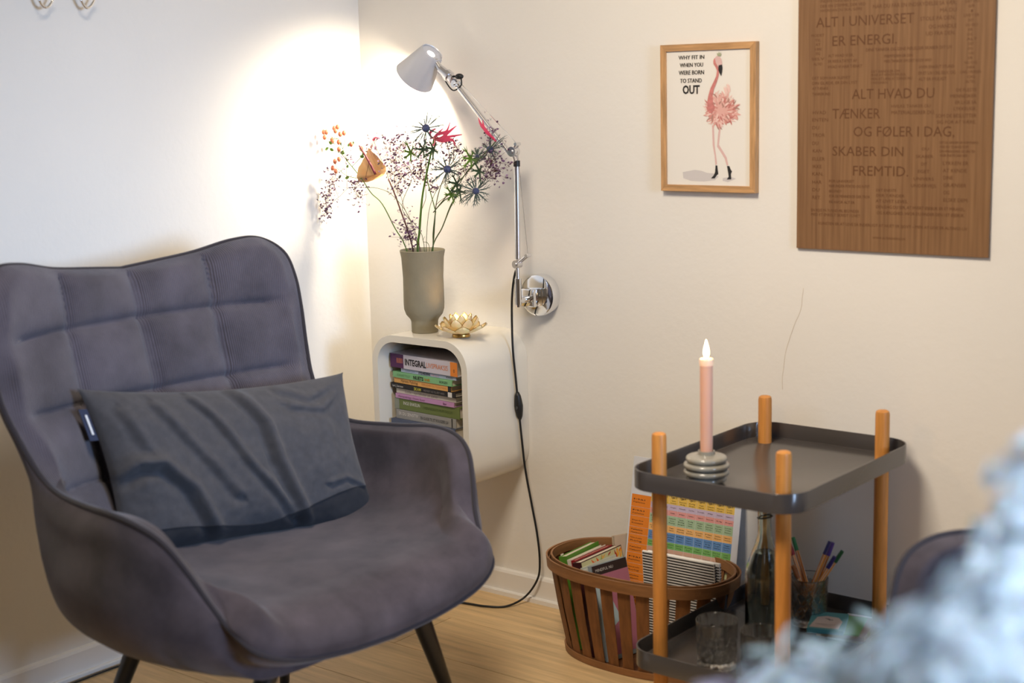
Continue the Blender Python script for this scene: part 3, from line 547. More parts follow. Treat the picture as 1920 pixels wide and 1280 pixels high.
# the rim curve itself joins both skins
def region(i, j):
    v = 4.6+Ws[i]*14; u = abs(Us[j])
    if v < 11.7: return 'backrest' if not (v > 10.6 and u > .60) else 'armrest'
    return 'armrest' if u > .52 and v < 17.2 else 'seat'
def skin(Gr, name_of, flip, mats, parent, custom):
    idx = {}; groups = {}
    for i in range(NV):
        for j in range(2*NU):
            k = name_of(i, j)
            if k == 'armrest': k = ('armrest', Us[j] > 0)
            groups.setdefault(k, []).append((i, j))
    N = [[gnorm(Gr, i, j) for j in range(2*NU+1)] for i in range(NV+1)]
    sg = 1 if N[NV//2][NU].dot(Nn[NV//2][NU]) > 0 else -1
    if flip: sg = -sg
    for k, cells in groups.items():
        nm = k if isinstance(k, str) else k[0]
        vid = {}; vs = []; fs = []; ns = []
        for i, j in cells:
            q = []
            for a, b in ((i, j), (i, j+1), (i+1, j+1), (i+1, j)):
                if (a, b) not in vid: vid[(a, b)] = len(vs); vs.append(Gr[a][b]); ns.append(N[a][b]*sg)
                q.append(vid[(a, b)])
            fs.append(q if not flip else q[::-1])
        me = bpy.data.meshes.new(nm); me.from_pydata([tuple(v) for v in vs], [], fs); me.materials.append(mats(nm))
        bmx = bmesh.new(); bmx.from_mesh(me)
        f0 = bmx.faces[:][len(bmx.faces)//2]; f0.normal_update()
        if f0.normal.dot(ns[f0.verts[0].index]) < 0: bmesh.ops.reverse_faces(bmx, faces=bmx.faces[:])
        bmx.to_mesh(me); bmx.free()
        for p in me.polygons: p.use_smooth = True
        me.normals_split_custom_set_from_vertices([tuple(n) for n in ns])
        o = bpy.data.objects.new(nm, me); COL.objects.link(o); o.parent = parent
CH = empty('armchair', (.698, -1.023, 0), R(-1.7), 'grey corduroy tub armchair with quilted high back and cushion, beside the wall shelf', 'armchair', 'grey tub armchairs')
skin(IN, region, False, lambda n: M['fabric'] if n == 'backrest' else M['fabric2'], CH, True)
skin(OUT, lambda i, j: 'outer_shell', True, lambda n: M['fabric2'], CH, True)
half = [rim_at(k/10) for k in range(0, 221)]
loop = half+[Vector((p.x, -p.y, p.z)) for p in half[-2:0:-1]]
obj('piping', tb(loop, .0055, 6, closed=True), M['piping'], CH, 'all')
for s in (1, -1):
    for nm, a, b in (('leg', (.205, .19*s, .30), (.175, .335*s, 0)), ('leg', (-.17, .17*s, .33), (-.285, .255*s, 0))):
        a, b = Vector(a), Vector(b)
        L = obj(nm, tb([a, a.lerp(b, .5), b], .021, 16, .011), M['black_leg'], CH, True)
# ---- second armchair, blurred at the right
CH2 = dup(CH, (2.35, -.89, 0), R(-120), 'out-of-focus grey armchair whose arm curves up behind the pale blue bouquet', 'armchair', 'grey tub armchairs')

# ---------------------------------------------------------------- cushion in the armchair
TL, TR_, BR = (Vector(p) for p in D['pillow']); BL = TL+(BR-TR_)*1.02+Vector((0,.0,0))
CU = empty('cushion', (TL+TR_+BR+BL)/4, 0, 'grey linen lumbar cushion with dark lower panel lying in the armchair', 'cushion')
ctr = CU.location.copy(); TL, TR_, BR, BL = (p-ctr for p in (TL, TR_, BR, BL))
nrm = (TR_-TL).cross(BL-TL).normalized()
if nrm.x < 0: nrm = -nrm
NX, NY = 150, 96
FOLDS = [([(.53,.02),(.59,.26),(.61,.52),(.68,.95)], .016, .013), ([(.36,.06),(.41,.2),(.485,.51),(.63,.88)], .011, .010), ([(.02,.50),(.075,.45),(.165,.46),(.26,.64),(.345,1.0)], .017, .014),
         ([(.70,.03),(.80,.12),(.98,.02)], .007, .010), ([(.72,.16),(.85,.20),(1.0,.03)], .006, .010), ([(.22,.10),(.30,.36),(.42,.70)], .008, .012), ([(.80,.70),(.88,.67),(.97,.72)], .005, .007), ([(.10,.15),(.13,.35)], .006, .012)]
def seg_d(p, poly_):
    best = 9; sd = 0
    for q0, q1 in zip(poly_, poly_[1:]):
        ax_, ay = q0[0]*.58, q0[1]*.36; bx_, by = q1[0]*.58, q1[1]*.36; dx, dy = bx_-ax_, by-ay
        t = max(0, min(1, ((p[0]-ax_)*dx+(p[1]-ay)*dy)/(dx*dx+dy*dy))); ex, ey = p[0]-ax_-dx*t, p[1]-ay-dy*t; d = math.hypot(ex, ey)
        if d < best: best = d; sd = d*(1 if ex*dy-ey*dx > 0 else -1)
    return best, sd
def cush(u, v, side):
    e = (1-abs(2*u-1)**2.6)*(1-abs(2*v-1)**2.6); t = max(0, e)**.5
    uu = .5+(u-.5)*(1.02-.075*math.sin(math.pi*v)**.7); vv = .5+(v-.5)*(1.03-.13*math.sin(math.pi*u)**.7)
    p = TL.lerp(TR_, uu).lerp(BL.lerp(BR, uu), vv)
    th = (.080 if side > 0 else .045)*t
    if side > 0:
        x, y = u*.58, v*.36; k = min(1, t*1.6)
        for pl_, am, wd in FOLDS:
            d, sd = seg_d((x, y), pl_)
            if d < wd*4: th += k*am*(math.exp(-(sd/wd)**2)-.75*math.exp(-((sd+wd*1.7)/(wd*.9))**2))
        th += k*(.009*noise.noise(Vector((x*8, y*8-x*4, 0)))+.004*noise.noise(Vector((x*24, y*20, 1)))+.0016*noise.noise(Vector((x*60, y*50, 3))))
    return p+nrm*max(th, .0)*side if side > 0 else p-nrm*th
def vseam(u): return .93-.07*smooth01((.5-u)/.4)-.20*smooth01((u-.5)/.5)**.8
def cush_mesh(name, side, va, vb, m, label=None):
    bm = bmesh.new(); g = []
    for i in range(NY+1):
        row = []
        for j in range(NX+1):
            u = j/NX; v0, v1 = va(u), vb(u); row.append(bm.verts.new(cush(u, v0+(v1-v0)*i/NY, side)))
        g.append(row)
    for i in range(NY):
        for j in range(NX): bm.faces.new((g[i][j], g[i][j+1], g[i+1][j+1], g[i+1][j]) if side < 0 else (g[i][j], g[i+1][j], g[i+1][j+1], g[i][j+1]))
    o = obj(name, bm, m, CU, 'all')
    if label: o['label'] = label
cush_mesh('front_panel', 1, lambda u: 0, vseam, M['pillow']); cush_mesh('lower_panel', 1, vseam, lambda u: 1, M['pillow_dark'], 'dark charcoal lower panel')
cush_mesh('back_panel', -1, lambda u: 0, lambda u: 1, M['pillow_dark'])
obj('seam', tb([cush(j/60, vseam(j/60), 1)+nrm*.0004 for j in range(61)], .0010, 5), M['pillow_dark'], CU)
bm = bmesh.new(); a, b = cush(0, .12, 1), cush(0, .30, 1); dn = (b-a).normalized(); lft = (TL-TR_).normalized()
q = [a-nrm*.001, b-nrm*.001, b+lft*.016-nrm*.004, a+lft*.016-nrm*.004]
vs = [bm.verts.new(p) for p in q]; f = bm.faces.new(vs); e = bmesh.ops.extrude_face_region(bm, geom=[f]); bmesh.ops.translate(bm, vec=-nrm*.0012, verts=[v for v in e['geom'] if isinstance(v, bmesh.types.BMVert)])
lt = obj('fabric_tag', bm, M['navy'], CU)
bm = bmesh.new(); poly(bm, [a+lft*.005+dn*.012+nrm*.0005, a+lft*.009+dn*.012-nrm*.0002, b+lft*.009-dn*.012-nrm*.0002, b+lft*.005-dn*.012+nrm*.0005]); obj('tag_print', bm, M['white'], lt)

# ---------------------------------------------------------------- wall shelf with rounded corners
SX0, SX1, SZ0, SZ1, SD = .229, .545, .335, .712, .236
SH = empty('wall_shelf', ((SX0+SX1)/2, -.0005, (SZ0+SZ1)/2), 0, 'white rounded cube shelf hung on the wall, holding the book stack', 'shelf')
def ring_shell(w, h, r, t, d, tb_=.0):
    bm = bmesh.new(); o = rrect(w, h, r, 10); i_ = rrect(w-2*t, h-2*t, r-t*.8, 10); n = len(o)
    L = [[bm.verts.new((x, yy, z)) for x, z in prof] for prof, yy in ((o, 0), (o, -d+.003), ([(x*.996, z*.996) for x, z in o], -d), ([(x*1.004, z*1.004) for x, z in i_], -d), (i_, -d+.003), (i_, -.006))]
    for A, B in zip(L, L[1:]):
        for k in range(n): bm.faces.new((A[k], A[(k+1) % n], B[(k+1) % n], B[k]))
    bm.faces.new(L[-1]); bm.faces.new(L[0][::-1]); bmesh.ops.recalc_face_normals(bm, faces=bm.faces[:]); return bm
obj('shelf_body', ring_shell(SX1-SX0, SZ1-SZ0, .072, .019, SD), M['shelf'], SH, True)

# ---------------------------------------------------------------- books in the shelf
def book(name, lx, ly, lz, w, d, t, rz, cover, label, cat='book', group='books stacked in the wall shelf', texts=(), bands=(), pages=M['pages']):
    """book lying flat: spine towards -y, left front bottom corner at lx,ly,lz"""
    o = empty(name, (lx, ly, lz), rz, label, cat, group)
    bm = bmesh.new(); c = .0016
    box(bm, (0, 0, 0), (w, d, c)); box(bm, (0, 0, t-c), (w, d, t)); box(bm, (0, -.0006, 0), (w, c, t), bev=.0006)
    obj('cover', bm, flat(cover, 'book_cover', .4), o)
    obj('page_block', nb((.004, c, c), (w-.004, d-.004, t-c)), pages, o)
    if bands:
        for a, b, col in bands: obj('spine_band', nb((a*w, -.0010, .0002), (b*w, 0, t-.0002)), flat(col, 'spine_band'), o)
    if texts:
        mats_ = []; bm = bmesh.new()
        for s, a, b, h, zc, col in texts:
            mm = flat(col, 'spine_ink')
            if mm not in mats_: mats_.append(mm)
            text(bm, s, (a*w, -.0013, t*zc-h*t/2), (1,0,0), (0,0,1), (b-a)*w, h*t, mats_.index(mm), bold=.03 if h >= .44 and len(s) < 11 else 0)
        obj('spine_lettering', bm, mats_, o)
    return o
K, Wt = (.015,.012,.012), (.75,.72,.68)
specs = [ # t, xleft, w, depth, cover, label, texts, bands
 (.024, .268, .215, .15, (.30,.29,.27), 'grey paperback with a white triangle mark, at the foot of the shelf stack', [("ER DU SENSITIV", .05, .38, .35, .6, Wt), ("EN GUIDE TIL ET ROLIGERE LIV", .42, .88, .33, .5, K)], [(.93,.945,K)]),
 (.029, .262, .232, .16, (.14,.18,.05), 'thick olive green hardback above the grey paperback in the shelf', [("INGE ENKELIN", .14, .40, .30, .62, Wt), ("I MENNESKETS RUM OG LIV", .45, .90, .24, .5, (.06,.09,.02))], [(0,.07,(.25,.27,.22))]),
 (.0125, .268, .212, .15, (.52,.27,.48), 'thin mauve pink paperback under the cream one in the shelf', [("Forandring i livets faser", .06, .52, .5, .5, (.18,.06,.15)), ("Bog", .82, .88, .5, .5, (.18,.06,.15))], ()),
 (.0135, .268, .218, .15, (.62,.56,.48), 'cream paperback between the mauve and the black spines', [("Guide - nye billeder på sjælen", .15, .70, .5, .5, (.25,.2,.16))], ()),
 (.0130, .253, .238, .15, K, 'black paperback with a yellow block in its spine title', [("Lars J. Sørensen", .03, .2, .45, .5, Wt), ("SKAM", .37, .48, .62, .5, (.5,.45,.05)), ("MEDFØDT OG TILLÆRT VÆRD", .52, .84, .4, .5, (.25,.22,.2))], [(.89,.95,Wt)]),
 (.0145, .262, .212, .15, (.80,.42,.12), 'orange paperback reading Hjernens Psykologi on its spine', [("Hjernens Psykologi", .13, .43, .55, .55, (.15,.07,.02)), ("KÆRLIGHED OG TILKNYTNING", .5, .93, .4, .5, (.55,.2,.05))], [(.95,1.0,K)]),
 (.0155, .262, .218, .15, (.22,.48,.22), 'light green paperback reading NUETS on its spine', [("ECKHART TOLLE", .08, .30, .4, .5, (.12,.3,.12)), ("NUETS", .36, .53, .6, .5, K), ("kraft", .55, .64, .5, .5, (.5,.25,.02)), ("BORGEN", .80, .93, .4, .5, K)], ()),
 (.0105, .290, .200, .15, (.42,.48,.62), 'thin pale blue paperback directly under the thickest book', [("SUSAN CAIN", .08, .26, .4, .5, (.15,.2,.35)), ("STILHEDENS", .33, .54, .6, .5, K), ("kraft og ro", .56, .70, .5, .5, (.6,.25,.25)), ("BORGEN", .83, .95, .4, .5, K)], ()),
 (.036, .256, .243, .165, (.60,.56,.62), 'thick lilac book reading INTEGRAL on top of the shelf stack', [("INTEGRAL", .225, .545, .45, .52, K), ("LIVSPRAKSIS", .55, .865, .36, .52, (.70,.22,.06)), ("0", .945, .965, .25, .40, K), ("IIIII", .10, .185, .38, .55, (.75,.25,.1))], [(0,.20,(.09,.02,.09)), (.90,1.0,(.80,.25,.03))]),
]
hb = [.0265]; z = SZ0+.0195
zt = z
stack_extra = [(.030,.258,.225,(.08,.10,.16),'dark blue book low in the shelf stack, behind the chair arm'),(.026,.262,.22,(.35,.10,.08),'dark red book low in the shelf stack, behind the chair arm'),(.028,.255,.23,(.5,.48,.4),'cream book at the very bottom of the shelf')]
total = sum(s[0] for s in specs)
ztop = .657; need = ztop-z-total
k = need/3
for n_, (t, xl, w, cov, lab) in enumerate(stack_extra[::-1]):
    book('book', xl, -.205, zt, w, .16, k-.0003, R(-1-n_*.8), cov, lab); zt += k
for i, (t, xl, w, d, cov, lab, tx, bd) in enumerate(specs):
    yl = -.196+[.0,.003,-.0,.004,.0,.003,-.001,.0,-.001][i]
    book('book', xl, yl, zt, w, d, t-.0003, R([-4,-4,-4.5,-5,-5.5,-6,-5.5,-5,-5][i]), cov, lab, texts=tx, bands=bd); zt += t
# triangle on the grey book
# ---------------------------------------------------------------- vase
vx, vy, vz = D['vase']
VA = tag(obj('vase', bmesh.new(), M['vase'], None), 'sage beige clay vase with narrow foot standing on the wall shelf', 'vase')
bm = bmesh.new()
lathe(bm, [(0,0),(.032,0),(.0335,.002),(.034,.028),(.036,.034),(.046,.046),(.0508,.060),(.0515,.075),(.0508,.14),(.0535,.190),(.0565,.205),(.0570,.2075),(.0555,.209),(.052,.203),(.048,.19),(.047,.075),(.04,.055),(0,.05)], 56)
bm.to_mesh(VA.data); bm.free()
for p in VA.data.polygons: p.use_smooth = True
VA.data.set_sharp_from_angle(angle=R(50)); VA.location = (vx, vy, vz+.0003)
ZV = vz+.0003
# ---------------------------------------------------------------- flowers
def into_vase(p0, dx=0, dy=0):
    """stem foot inside the vase below the rim point p0"""
    return (vx+(p0[0]-vx)*.25+dx, vy+(p0[1]-vy)*.25+dy, ZV+.058)
def keep(p):   # rim crossing pulled within the mouth of the vase
    return (max(vx-.042, min(vx+.042, p[0])), max(vy-.02, min(vy+.02, p[1])), p[2])
def stemline(pts, k=28): 
    pts = [Vector(p) for p in pts]; pts[0] = Vector(keep(pts[0])); return catmull([into_vase(pts[0])]+pts, k)
def flower(name, label, group=None): return empty(name, (vx, vy, ZV+.058), 0, label, 'flower', group)
def rel(pts, o): return [Vector(p)-o.location for p in pts]
# berries
o = flower('berry_branch', 'st john\'s wort branch with peach berries leaning left out of the vase')
obj('stem', tb(rel(stemline(D['stem_hyp']), o), .0016, 6, .0011), M['stem'], o, 'all')
bm = bmesh.new()
for t in D['hyp_twigs']: tube(bm, rel(catmull(t, 10), o), .0009, 5, .0005)
obj('twigs', bm, M['stem'], o, 'all')
for p in D['hyp_berries']:
    bm = bmesh.new(); c = Vector(p)-o.location+Vector((0, random.uniform(-.02,.02), 0)); ball(bm, c, .0062, 2, (.85,.85,1.15)); obj('berry', bm, M['berry'], o, 'all')
    bm = bmesh.new()
    for k in range(4):
        a = k*1.57+.4; b_ = c+Vector((0,0,-.0045)); leaf(bm, b_, b_+Vector((.006*math.cos(a), .006*math.sin(a), .002)), .0035)
    obj('sepals', bm, M['leaf'], o)
for p in D['hyp_leaves']:
    bm = bmesh.new(); c = Vector(p)-o.location; a = random.uniform(0, 6.28)
    leaf(bm, c, c+Vector((.012*math.cos(a), -.004, .010*math.sin(a))), .0085, up=(0,-1,.2)); obj('leaf', bm, M['leaf'], o)
# anthurium
o = flower('anthurium', 'peach anthurium with long dark red spadix on brown stem in the vase')
obj('stem', tb(rel(stemline(D['stem_anth']), o), .0020, 7), M['stem_brown'], o, 'all')
sp = rel(D['spathe'], o); c = Vector(D['spathe_c'])-o.location; bm = bmesh.new()
ring = catmull(sp+[sp[0]], 42)[:-1]; lv = []
for k in range(7):
    f_ = k/6; lv.append([bm.verts.new(c.lerp(p, f_)+Vector((0, -.018*math.sin(f_*1.6)+.010*f_*f_*math.sin(i*.45)+.0015*math.sin(i*1.9)*f_, 0))) for i, p in enumerate(ring)] if k else [bm.verts.new(c)])
n = len(ring)
for i in range(n): bm.faces.new((lv[0][0], lv[1][i], lv[1][(i+1) % n]))
for A, B in zip(lv[1:], lv[2:]):
    for i in range(n): bm.faces.new((A[i], B[i], B[(i+1) % n], A[(i+1) % n]))
obj('spathe', bm, M['spathe'], o, 'all')
obj('spadix', tb([p+Vector((0,-.02,0)) for p in rel(catmull(D['spadix'], 12), o)], .0034, 10, .0020), M['spadix'], o, 'all')
# thick green stem + nerine
o = flower('pink_nerine', 'pink spidery nerine bloom at the centre top of the vase bouquet')
st = stemline(D['stem_green']+[D['nerine_c']]); obj('stem', tb(rel(st, o), .0032, 8, .0022), M['stem'], o, 'all')
def petals(lst, o, par):
    for l in lst:
        pts = rel(catmull(l, 12), o); bm = bmesh.new(); L_ = []; 
        for i, p in enumerate(pts):
            w = .0036*math.sin(math.pi*min(1, i/12*.85+.12))+.0006; y_ = Vector((0, -.012*math.sin(math.pi*i/12), 0))
            tdir = (pts[min(i+1, 12)]-pts[max(i-1, 0)]).normalized(); s = tdir.cross(Vector((0,1,0))).normalized()
            L_.append((bm.verts.new(p+s*w+y_), bm.verts.new(p+y_+Vector((0,-.0012,0))), bm.verts.new(p-s*w+y_)))
        for A, B in zip(L_, L_[1:]):
            bm.faces.new((A[0], A[1], B[1], B[0])); bm.faces.new((A[1], A[2], B[2], B[1]))
        obj('petal', bm, M['nerine'], par, 'all')
petals(D['nerine'], o, o)
o = flower('pink_nerine', 'slim pink petals of a nerine half hidden behind the lamp arm')
s2 = [D['branches'][2][0], D['branches'][2][3], D['nerine2'][0][0]]
obj('stem', tb(rel(stemline([D['stem_b1'][0], D['stem_b1'][2]]+s2), o), .0012, 5), M['stem_dark'], o, 'all'); petals(D['nerine2'], o, o)
o = flower('red_bud', 'small curved red bud just above the peach anthurium')
obj('stem', tb(rel(stemline([D['stem_anth'][0], D['stem_anth'][3], D['redtip'][0]]), o), .0007, 5), M['stem_dark'], o, 'all')
obj('bud', tb(rel(catmull(D['redtip'], 8), o), .0034, 8, .0012), M['nerine'], o, 'all')
# eryngium thistles
elab = ['tall blue thistle at the very top of the vase bouquet', 'dark blue thistle low in the middle of the bouquet', 'blue thistle on the right of the bouquet, touching the lamp arm', 'small drooping blue thistle lowest on the right of the bouquet', 'tiny thistle bud left of the thistle by the lamp arm']
roots = [D['branches'][0], D['branches'][1], D['branches'][2], D['branches'][4], D['branches'][2]]
for i, (x, y, z, r) in enumerate(D['eryn']):
    r *= 1.22
    o = flower('sea_holly', elab[i], 'sea holly thistles in the vase'); c = Vector((x, y, z))-o.location
    base = D['stem_b1'] if i != 3 else D['branches'][3][:2]
    mid = roots[i][:-1] if i != 3 else D['branches'][3][2:]
    obj('stem', tb(rel(stemline(list(base)+[m_ for m_ in mid[1:]]+[(x, y, z)], 36), o), .0017 if i < 3 else .0011, 6, .0009), M['stem_dark'] if i else M['stem'], o, 'all')
    hd = Vector((random.uniform(-.2,.2), -.75, .5)).normalized()
    bm = bmesh.new(); ball(bm, c, r*.23, 3)
    for v in bm.verts:
        k = noise.noise((v.co)*900); v.co = c+(v.co-c)*(1+.18*k)
    obj('thistle_head', bm, M['thistle'], o, False)
    nb_ = 17 if r > .02 else 8; q = hd.orthogonal().normalized(); q2 = hd.cross(q)
    for k in range(nb_):
        a = 2*math.pi*k/nb_+random.uniform(-.15,.15); d_ = (q*math.cos(a)+q2*math.sin(a)+hd*random.uniform(-.25,.25)).normalized(); ln = r*random.uniform(.85, 1.25)
        bm = bmesh.new(); b_ = c+d_*r*.22; leaf(bm, b_, b_+d_*ln, .0050, up=hd, curl=random.uniform(-.004,.004), n=6, sharp=1)
        for sgn in (-1, 1):
            for f_ in (.35, .6):
                m_ = b_+d_*ln*f_; sd = d_.cross(hd).normalized()*sgn; leaf(bm, m_, m_+(d_*.85+sd*.5).normalized()*ln*.34, .0022, up=hd, n=3, sharp=1)
        obj('bract', bm, M['bract'], o)
# leafy rosettes on the thistle stem
o = flower('sea_holly_leaves', 'jagged dark green leaf stalk low on the right of the bouquet')
obj('stem', tb(rel(stemline([D['branches'][3][0]]+list(D['branches'][3][1:])+[D['eleaf'][0]]), o), .0015, 6), M['stem_dark'], o, 'all')
for n_, p in enumerate(D['eleaf']):
    c = Vector(p)-o.location
    for k in range(6):
        a = 2*math.pi*k/6+n_; d_ = Vector((math.cos(a), -.35, math.sin(a))).normalized(); ln = random.uniform(.022,.038); bm = bmesh.new()
        leaf(bm, c, c+d_*ln, .0075, up=(0,-1,0), n=6, sharp=1)
        for sgn in (-1, 1):
            m_ = c+d_*ln*.5; sd = d_.cross(Vector((0,1,0))).normalized()*sgn; leaf(bm, m_, m_+(d_+sd*.55).normalized()*ln*.5, .0035, up=(0,-1,0), n=4, sharp=1)
        obj('leaf', bm, M['leaf_dark'] if n_ % 3 else M['leaf'], o)
# statice sprays: thin stalks and the tiny florets of each spray as one mass
slab = ['lilac statice spray drooping far left of the vase', 'short lilac statice sprig against the brown stem', 'thin bare twig low in the middle of the bouquet', 'lilac statice spray rising left of centre in the bouquet', 'lilac statice spray crossing the middle of the bouquet', 'dense lilac statice cloud in the centre of the bouquet', 'lilac statice spray behind the low middle thistle', 'pinkish statice spray at the far right by the lamp elbow']
near = {}
for cl in D['stat_cl']:
    c = Vector(cl[0]); best = min(range(8), key=lambda i: min((Vector(p)-c).length for p in D['statice'][i][1:])); near.setdefault(best, []).append(cl)
for i in range(8):
    o = flower('statice_spray', slab[i], 'statice sprays in the vase')
    l = D['statice'][i]; first = l if i not in (7,) else [D['stem_b1'][0], D['stem_b1'][2]]+list(l)
    obj('stem', tb(rel(stemline(first), o), .0009, 5, .0005), M['stem_brown'] if i % 2 else M['stem_dark'], o, 'all')
    bt, bf, bf2 = bmesh.new(), bmesh.new(), bmesh.new()
    if i == 0:
        for t in D['statice'][10:12]: tube(bt, rel(catmull(t, 10), o), .0005, 4)
    if i == 7: tube(bt, rel(catmull(D['statice'][8], 10), o), .0005, 4)
    for (c, w, h, n_) in near.get(i, []):
        c = Vector(c)-o.location; anchor = min(rel(catmull(l, 20), o), key=lambda p: (p-c).length)
        tube(bt, catmull([anchor, anchor.lerp(c, .5)+Vector((0,0,-.003)), c], 6), .0005, 4)
        for q in range(int(n_*5)):
            p = c+Vector((random.gauss(0, w*.9), random.uniform(-.016,.016), random.gauss(0, h*.9)))
            if q % 3 == 0: tube(bt, [c, c.lerp(p, .6)+Vector((0,0,-.002)), p], .00035, 3)
            tgt = bf if random.random() < .6 else bf2; dd = Vector((random.uniform(-1,1), random.uniform(-1,1), random.uniform(.2,1))).normalized()
            leaf(tgt, p, p+dd*.0082, .0048, up=dd.orthogonal(), n=2)
            leaf(tgt, p, p+(dd+Vector((.7,.1,0))).normalized()*.0070, .0040, up=dd.orthogonal(), n=2)
    a = obj('twigs', bt, M['stem_brown'], o, 'all'); a['kind'] = 'stuff'
    if len(bf.verts): a = obj('florets', bf, M['statice'], o); a['kind'] = 'stuff'
    if len(bf2.verts): a = obj('florets', bf2, M['statice2'], o); a['kind'] = 'stuff'
# ---------------------------------------------------------------- lotus tealight holder
lx, ly, lz = D['lotus']
o = empty('lotus_candle_holder', (lx, ly, lz+.0003), 0, 'capiz shell lotus tealight holder glowing on the wall shelf', 'candle holder')
bm = bmesh.new(); lathe(bm, [(0,0),(.022,0),(.0225,.003),(.0215,.007),(.018,.008),(0,.008)], 30); obj('base', bm, M['brass'], o, True)
def petal_mesh(a, r0, r1, z0, z1, w):
    bm = bmesh.new(); rows = []; edge = []
    d_ = Vector((math.cos(a), math.sin(a), 0)); s = Vector((-math.sin(a), math.cos(a), 0))
    for k in range(9):
        t = k/8; ww = w*(math.sin(math.pi*min(.999, .12+t*.86))**.75) if k < 8 else .0006
        r = r0+(r1-r0)*math.sin(t*1.35)/math.sin(1.35); z_ = z0+(z1-z0)*(t**1.25); row = []
        for m_ in (-1, -.5, 0, .5, 1): row.append(bm.verts.new(d_*(r+.004*m_*m_*-1)+s*ww*m_+Vector((0,0,z_+.003*m_*m_))))
        rows.append(row)
    for A, B in zip(rows, rows[1:]):
        for q in range(4): bm.faces.new((A[q], A[q+1], B[q+1], B[q]))
    edge = [r[0].co.copy() for r in rows]+[r[4].co.copy() for r in rows[::-1]]
    return bm, edge
for cnt, off, r0, r1, z0, z1, w in ((8, 0, .016, .066, .008, .030, .019), (8, .39, .014, .047, .010, .046, .017), (7, .1, .012, .030, .012, .054, .014)):
    for k in range(cnt):
        bm, edge = petal_mesh(2*math.pi*k/cnt+off, r0, r1, z0, z1, w); p_ = obj('petal', bm, M['capiz'], o, 'all')
        obj('petal_edge', tb(edge, .0008, 4), M['brass'], p_, 'all')
t = empty('tealight', (lx, ly, lz+.0085), 0, 'burning tealight inside the shell lotus holder', 'candle')
bm = bmesh.new(); lathe(bm, [(0,0),(.0105,0),(.0105,.012),(.0095,.0122),(.0095,.010),(0,.010)], 24); obj('cup', bm, M['alu'], t, True)
bm = bmesh.new(); lathe(bm, [(0,.0105),(.003,.014),(.0035,.018),(.002,.025),(0,.030)], 12); obj('flame', bm, M['wick'], t, 'all')
point('tealight_glow', (lx, ly, lz+.033), .35, (1,.62,.28), .006)

# ---------------------------------------------------------------- wall lamp
plate = Vector((.600, 0, .806))
LP = empty('wall_lamp', plate, 0, 'silver articulated wall lamp, switched on, reaching over the flowers', 'lamp')
g = lambda k: Vector(D['lamp_'+k])-plate
bm = bmesh.new(); lathe(bm, [(0,0),(.0525,0),(.0525,.022),(.0505,.0265),(.046,.028),(0,.029)], 56); bmesh.ops.rotate(bm, verts=bm.verts, matrix=Matrix.Rotation(R(90), 3, 'X')); pl = obj('wall_plate', bm, M['chrome'], LP, True)
obj('bracket', nb((-.021,-.064,-.024), (.019,-.028,.020), bev=.003), M['chrome'], LP, True)
obj('bracket_arm', tb([(0,-.06,-.004), (0,-.1,-.004)], .008, 16), M['chrome'], LP, True)
bm = bmesh.new(); tube(bm, [g('rod_bottom')+Vector((0,0,-.006)), g('rod_top')], .0085, 18); tube(bm, [g('rod_bottom')+Vector((0,0,-.012)), g('rod_bottom')], .0065, 14); obj('socket', bm, M['chrome'], LP, True)
obj('rod', tb([g('rod_top'), g('low_joint')], .0048, 14), M['alu'], LP, True)
def joint(name, c, r=.010, t=.018):
    bm = bmesh.new(); c = Vector(c); tube(bm, [c+Vector((0,-t/2,0)), c+Vector((0,t/2,0))], r, 20); tube(bm, [c+Vector((0,-t/2-.003,0)), c+Vector((0,t/2+.003,0))], r*.45, 12); obj(name, bm, M['alu'], LP, True)
joint('joint', g('low_joint'))
lj, at_, el = g('low_joint'), g('low_arm_top'), g('elbow')
obj('lower_arm', tb([lj+Vector((.002,0,.012)), at_], .0068, 18), M['alu'], LP, True)
obj('arm_collar', tb([at_, at_+Vector((0,0,.014))], .0082, 16), M['black'], LP, True)
joint('elbow_joint', el, .012, .02)
bm = bmesh.new()
for s in (-.006, .006): tube(bm, [lj+Vector((0,s,0)), g('link_low')+Vector((.004,s,.004))], .0024, 8)
tube(bm, [g('link_low')+Vector((.003,-.009,.003)), g('link_low')+Vector((.003,.009,.003))], .0042, 12); obj('lower_link', bm, M['alu'], LP, True)
bm = bmesh.new()
for s in (-.006, .006): tube(bm, [el+Vector((-.004,s,-.004)), g('link_top')+Vector((0,s,0))], .0026, 8)
tube(bm, [g('link_top')+Vector((0,-.009,0)), g('link_top')+Vector((0,.009,0))], .0042, 12)
for s in (-.006, .006): tube(bm, [at_+Vector((0,s,.012)), el+Vector((0,s,0))], .0035, 8)
obj('elbow_link', bm, M['alu'], LP, True)
obj('upper_arm', tb([g('up_arm_a'), g('up_arm_b')], .0068, 18), M['alu'], LP, True)
obj('cable_wire', tb([g('link_low')+Vector((.003,0,.006)), el+Vector((.012,0,.002))], .0007, 5), M['chrome'], LP)
obj('cable_wire', tb([g('link_top'), g('up_arm_b')+Vector((.008,0,.008))], .0007, 5), M['chrome'], LP)
joint('head_joint', g('up_arm_b')+Vector((-.004,0,.004)), .009, .018)
hj = g('head_joint'); sw = g('swivel_b')
obj('swivel', tb([hj+Vector((.004,0,.006)), hj, sw], .011, 20), M['alu'], LP, True)
obj('swivel_ring', tb([hj.lerp(sw, .25), hj.lerp(sw, .5)], .0145, 24), M['alu'], LP, True)
bm = bmesh.new(); ball(bm, g('knob')+Vector((.004,0,.006)), .009, 3, (1.3,1,.8)); obj('knob', bm, M['black'], LP, 'all')
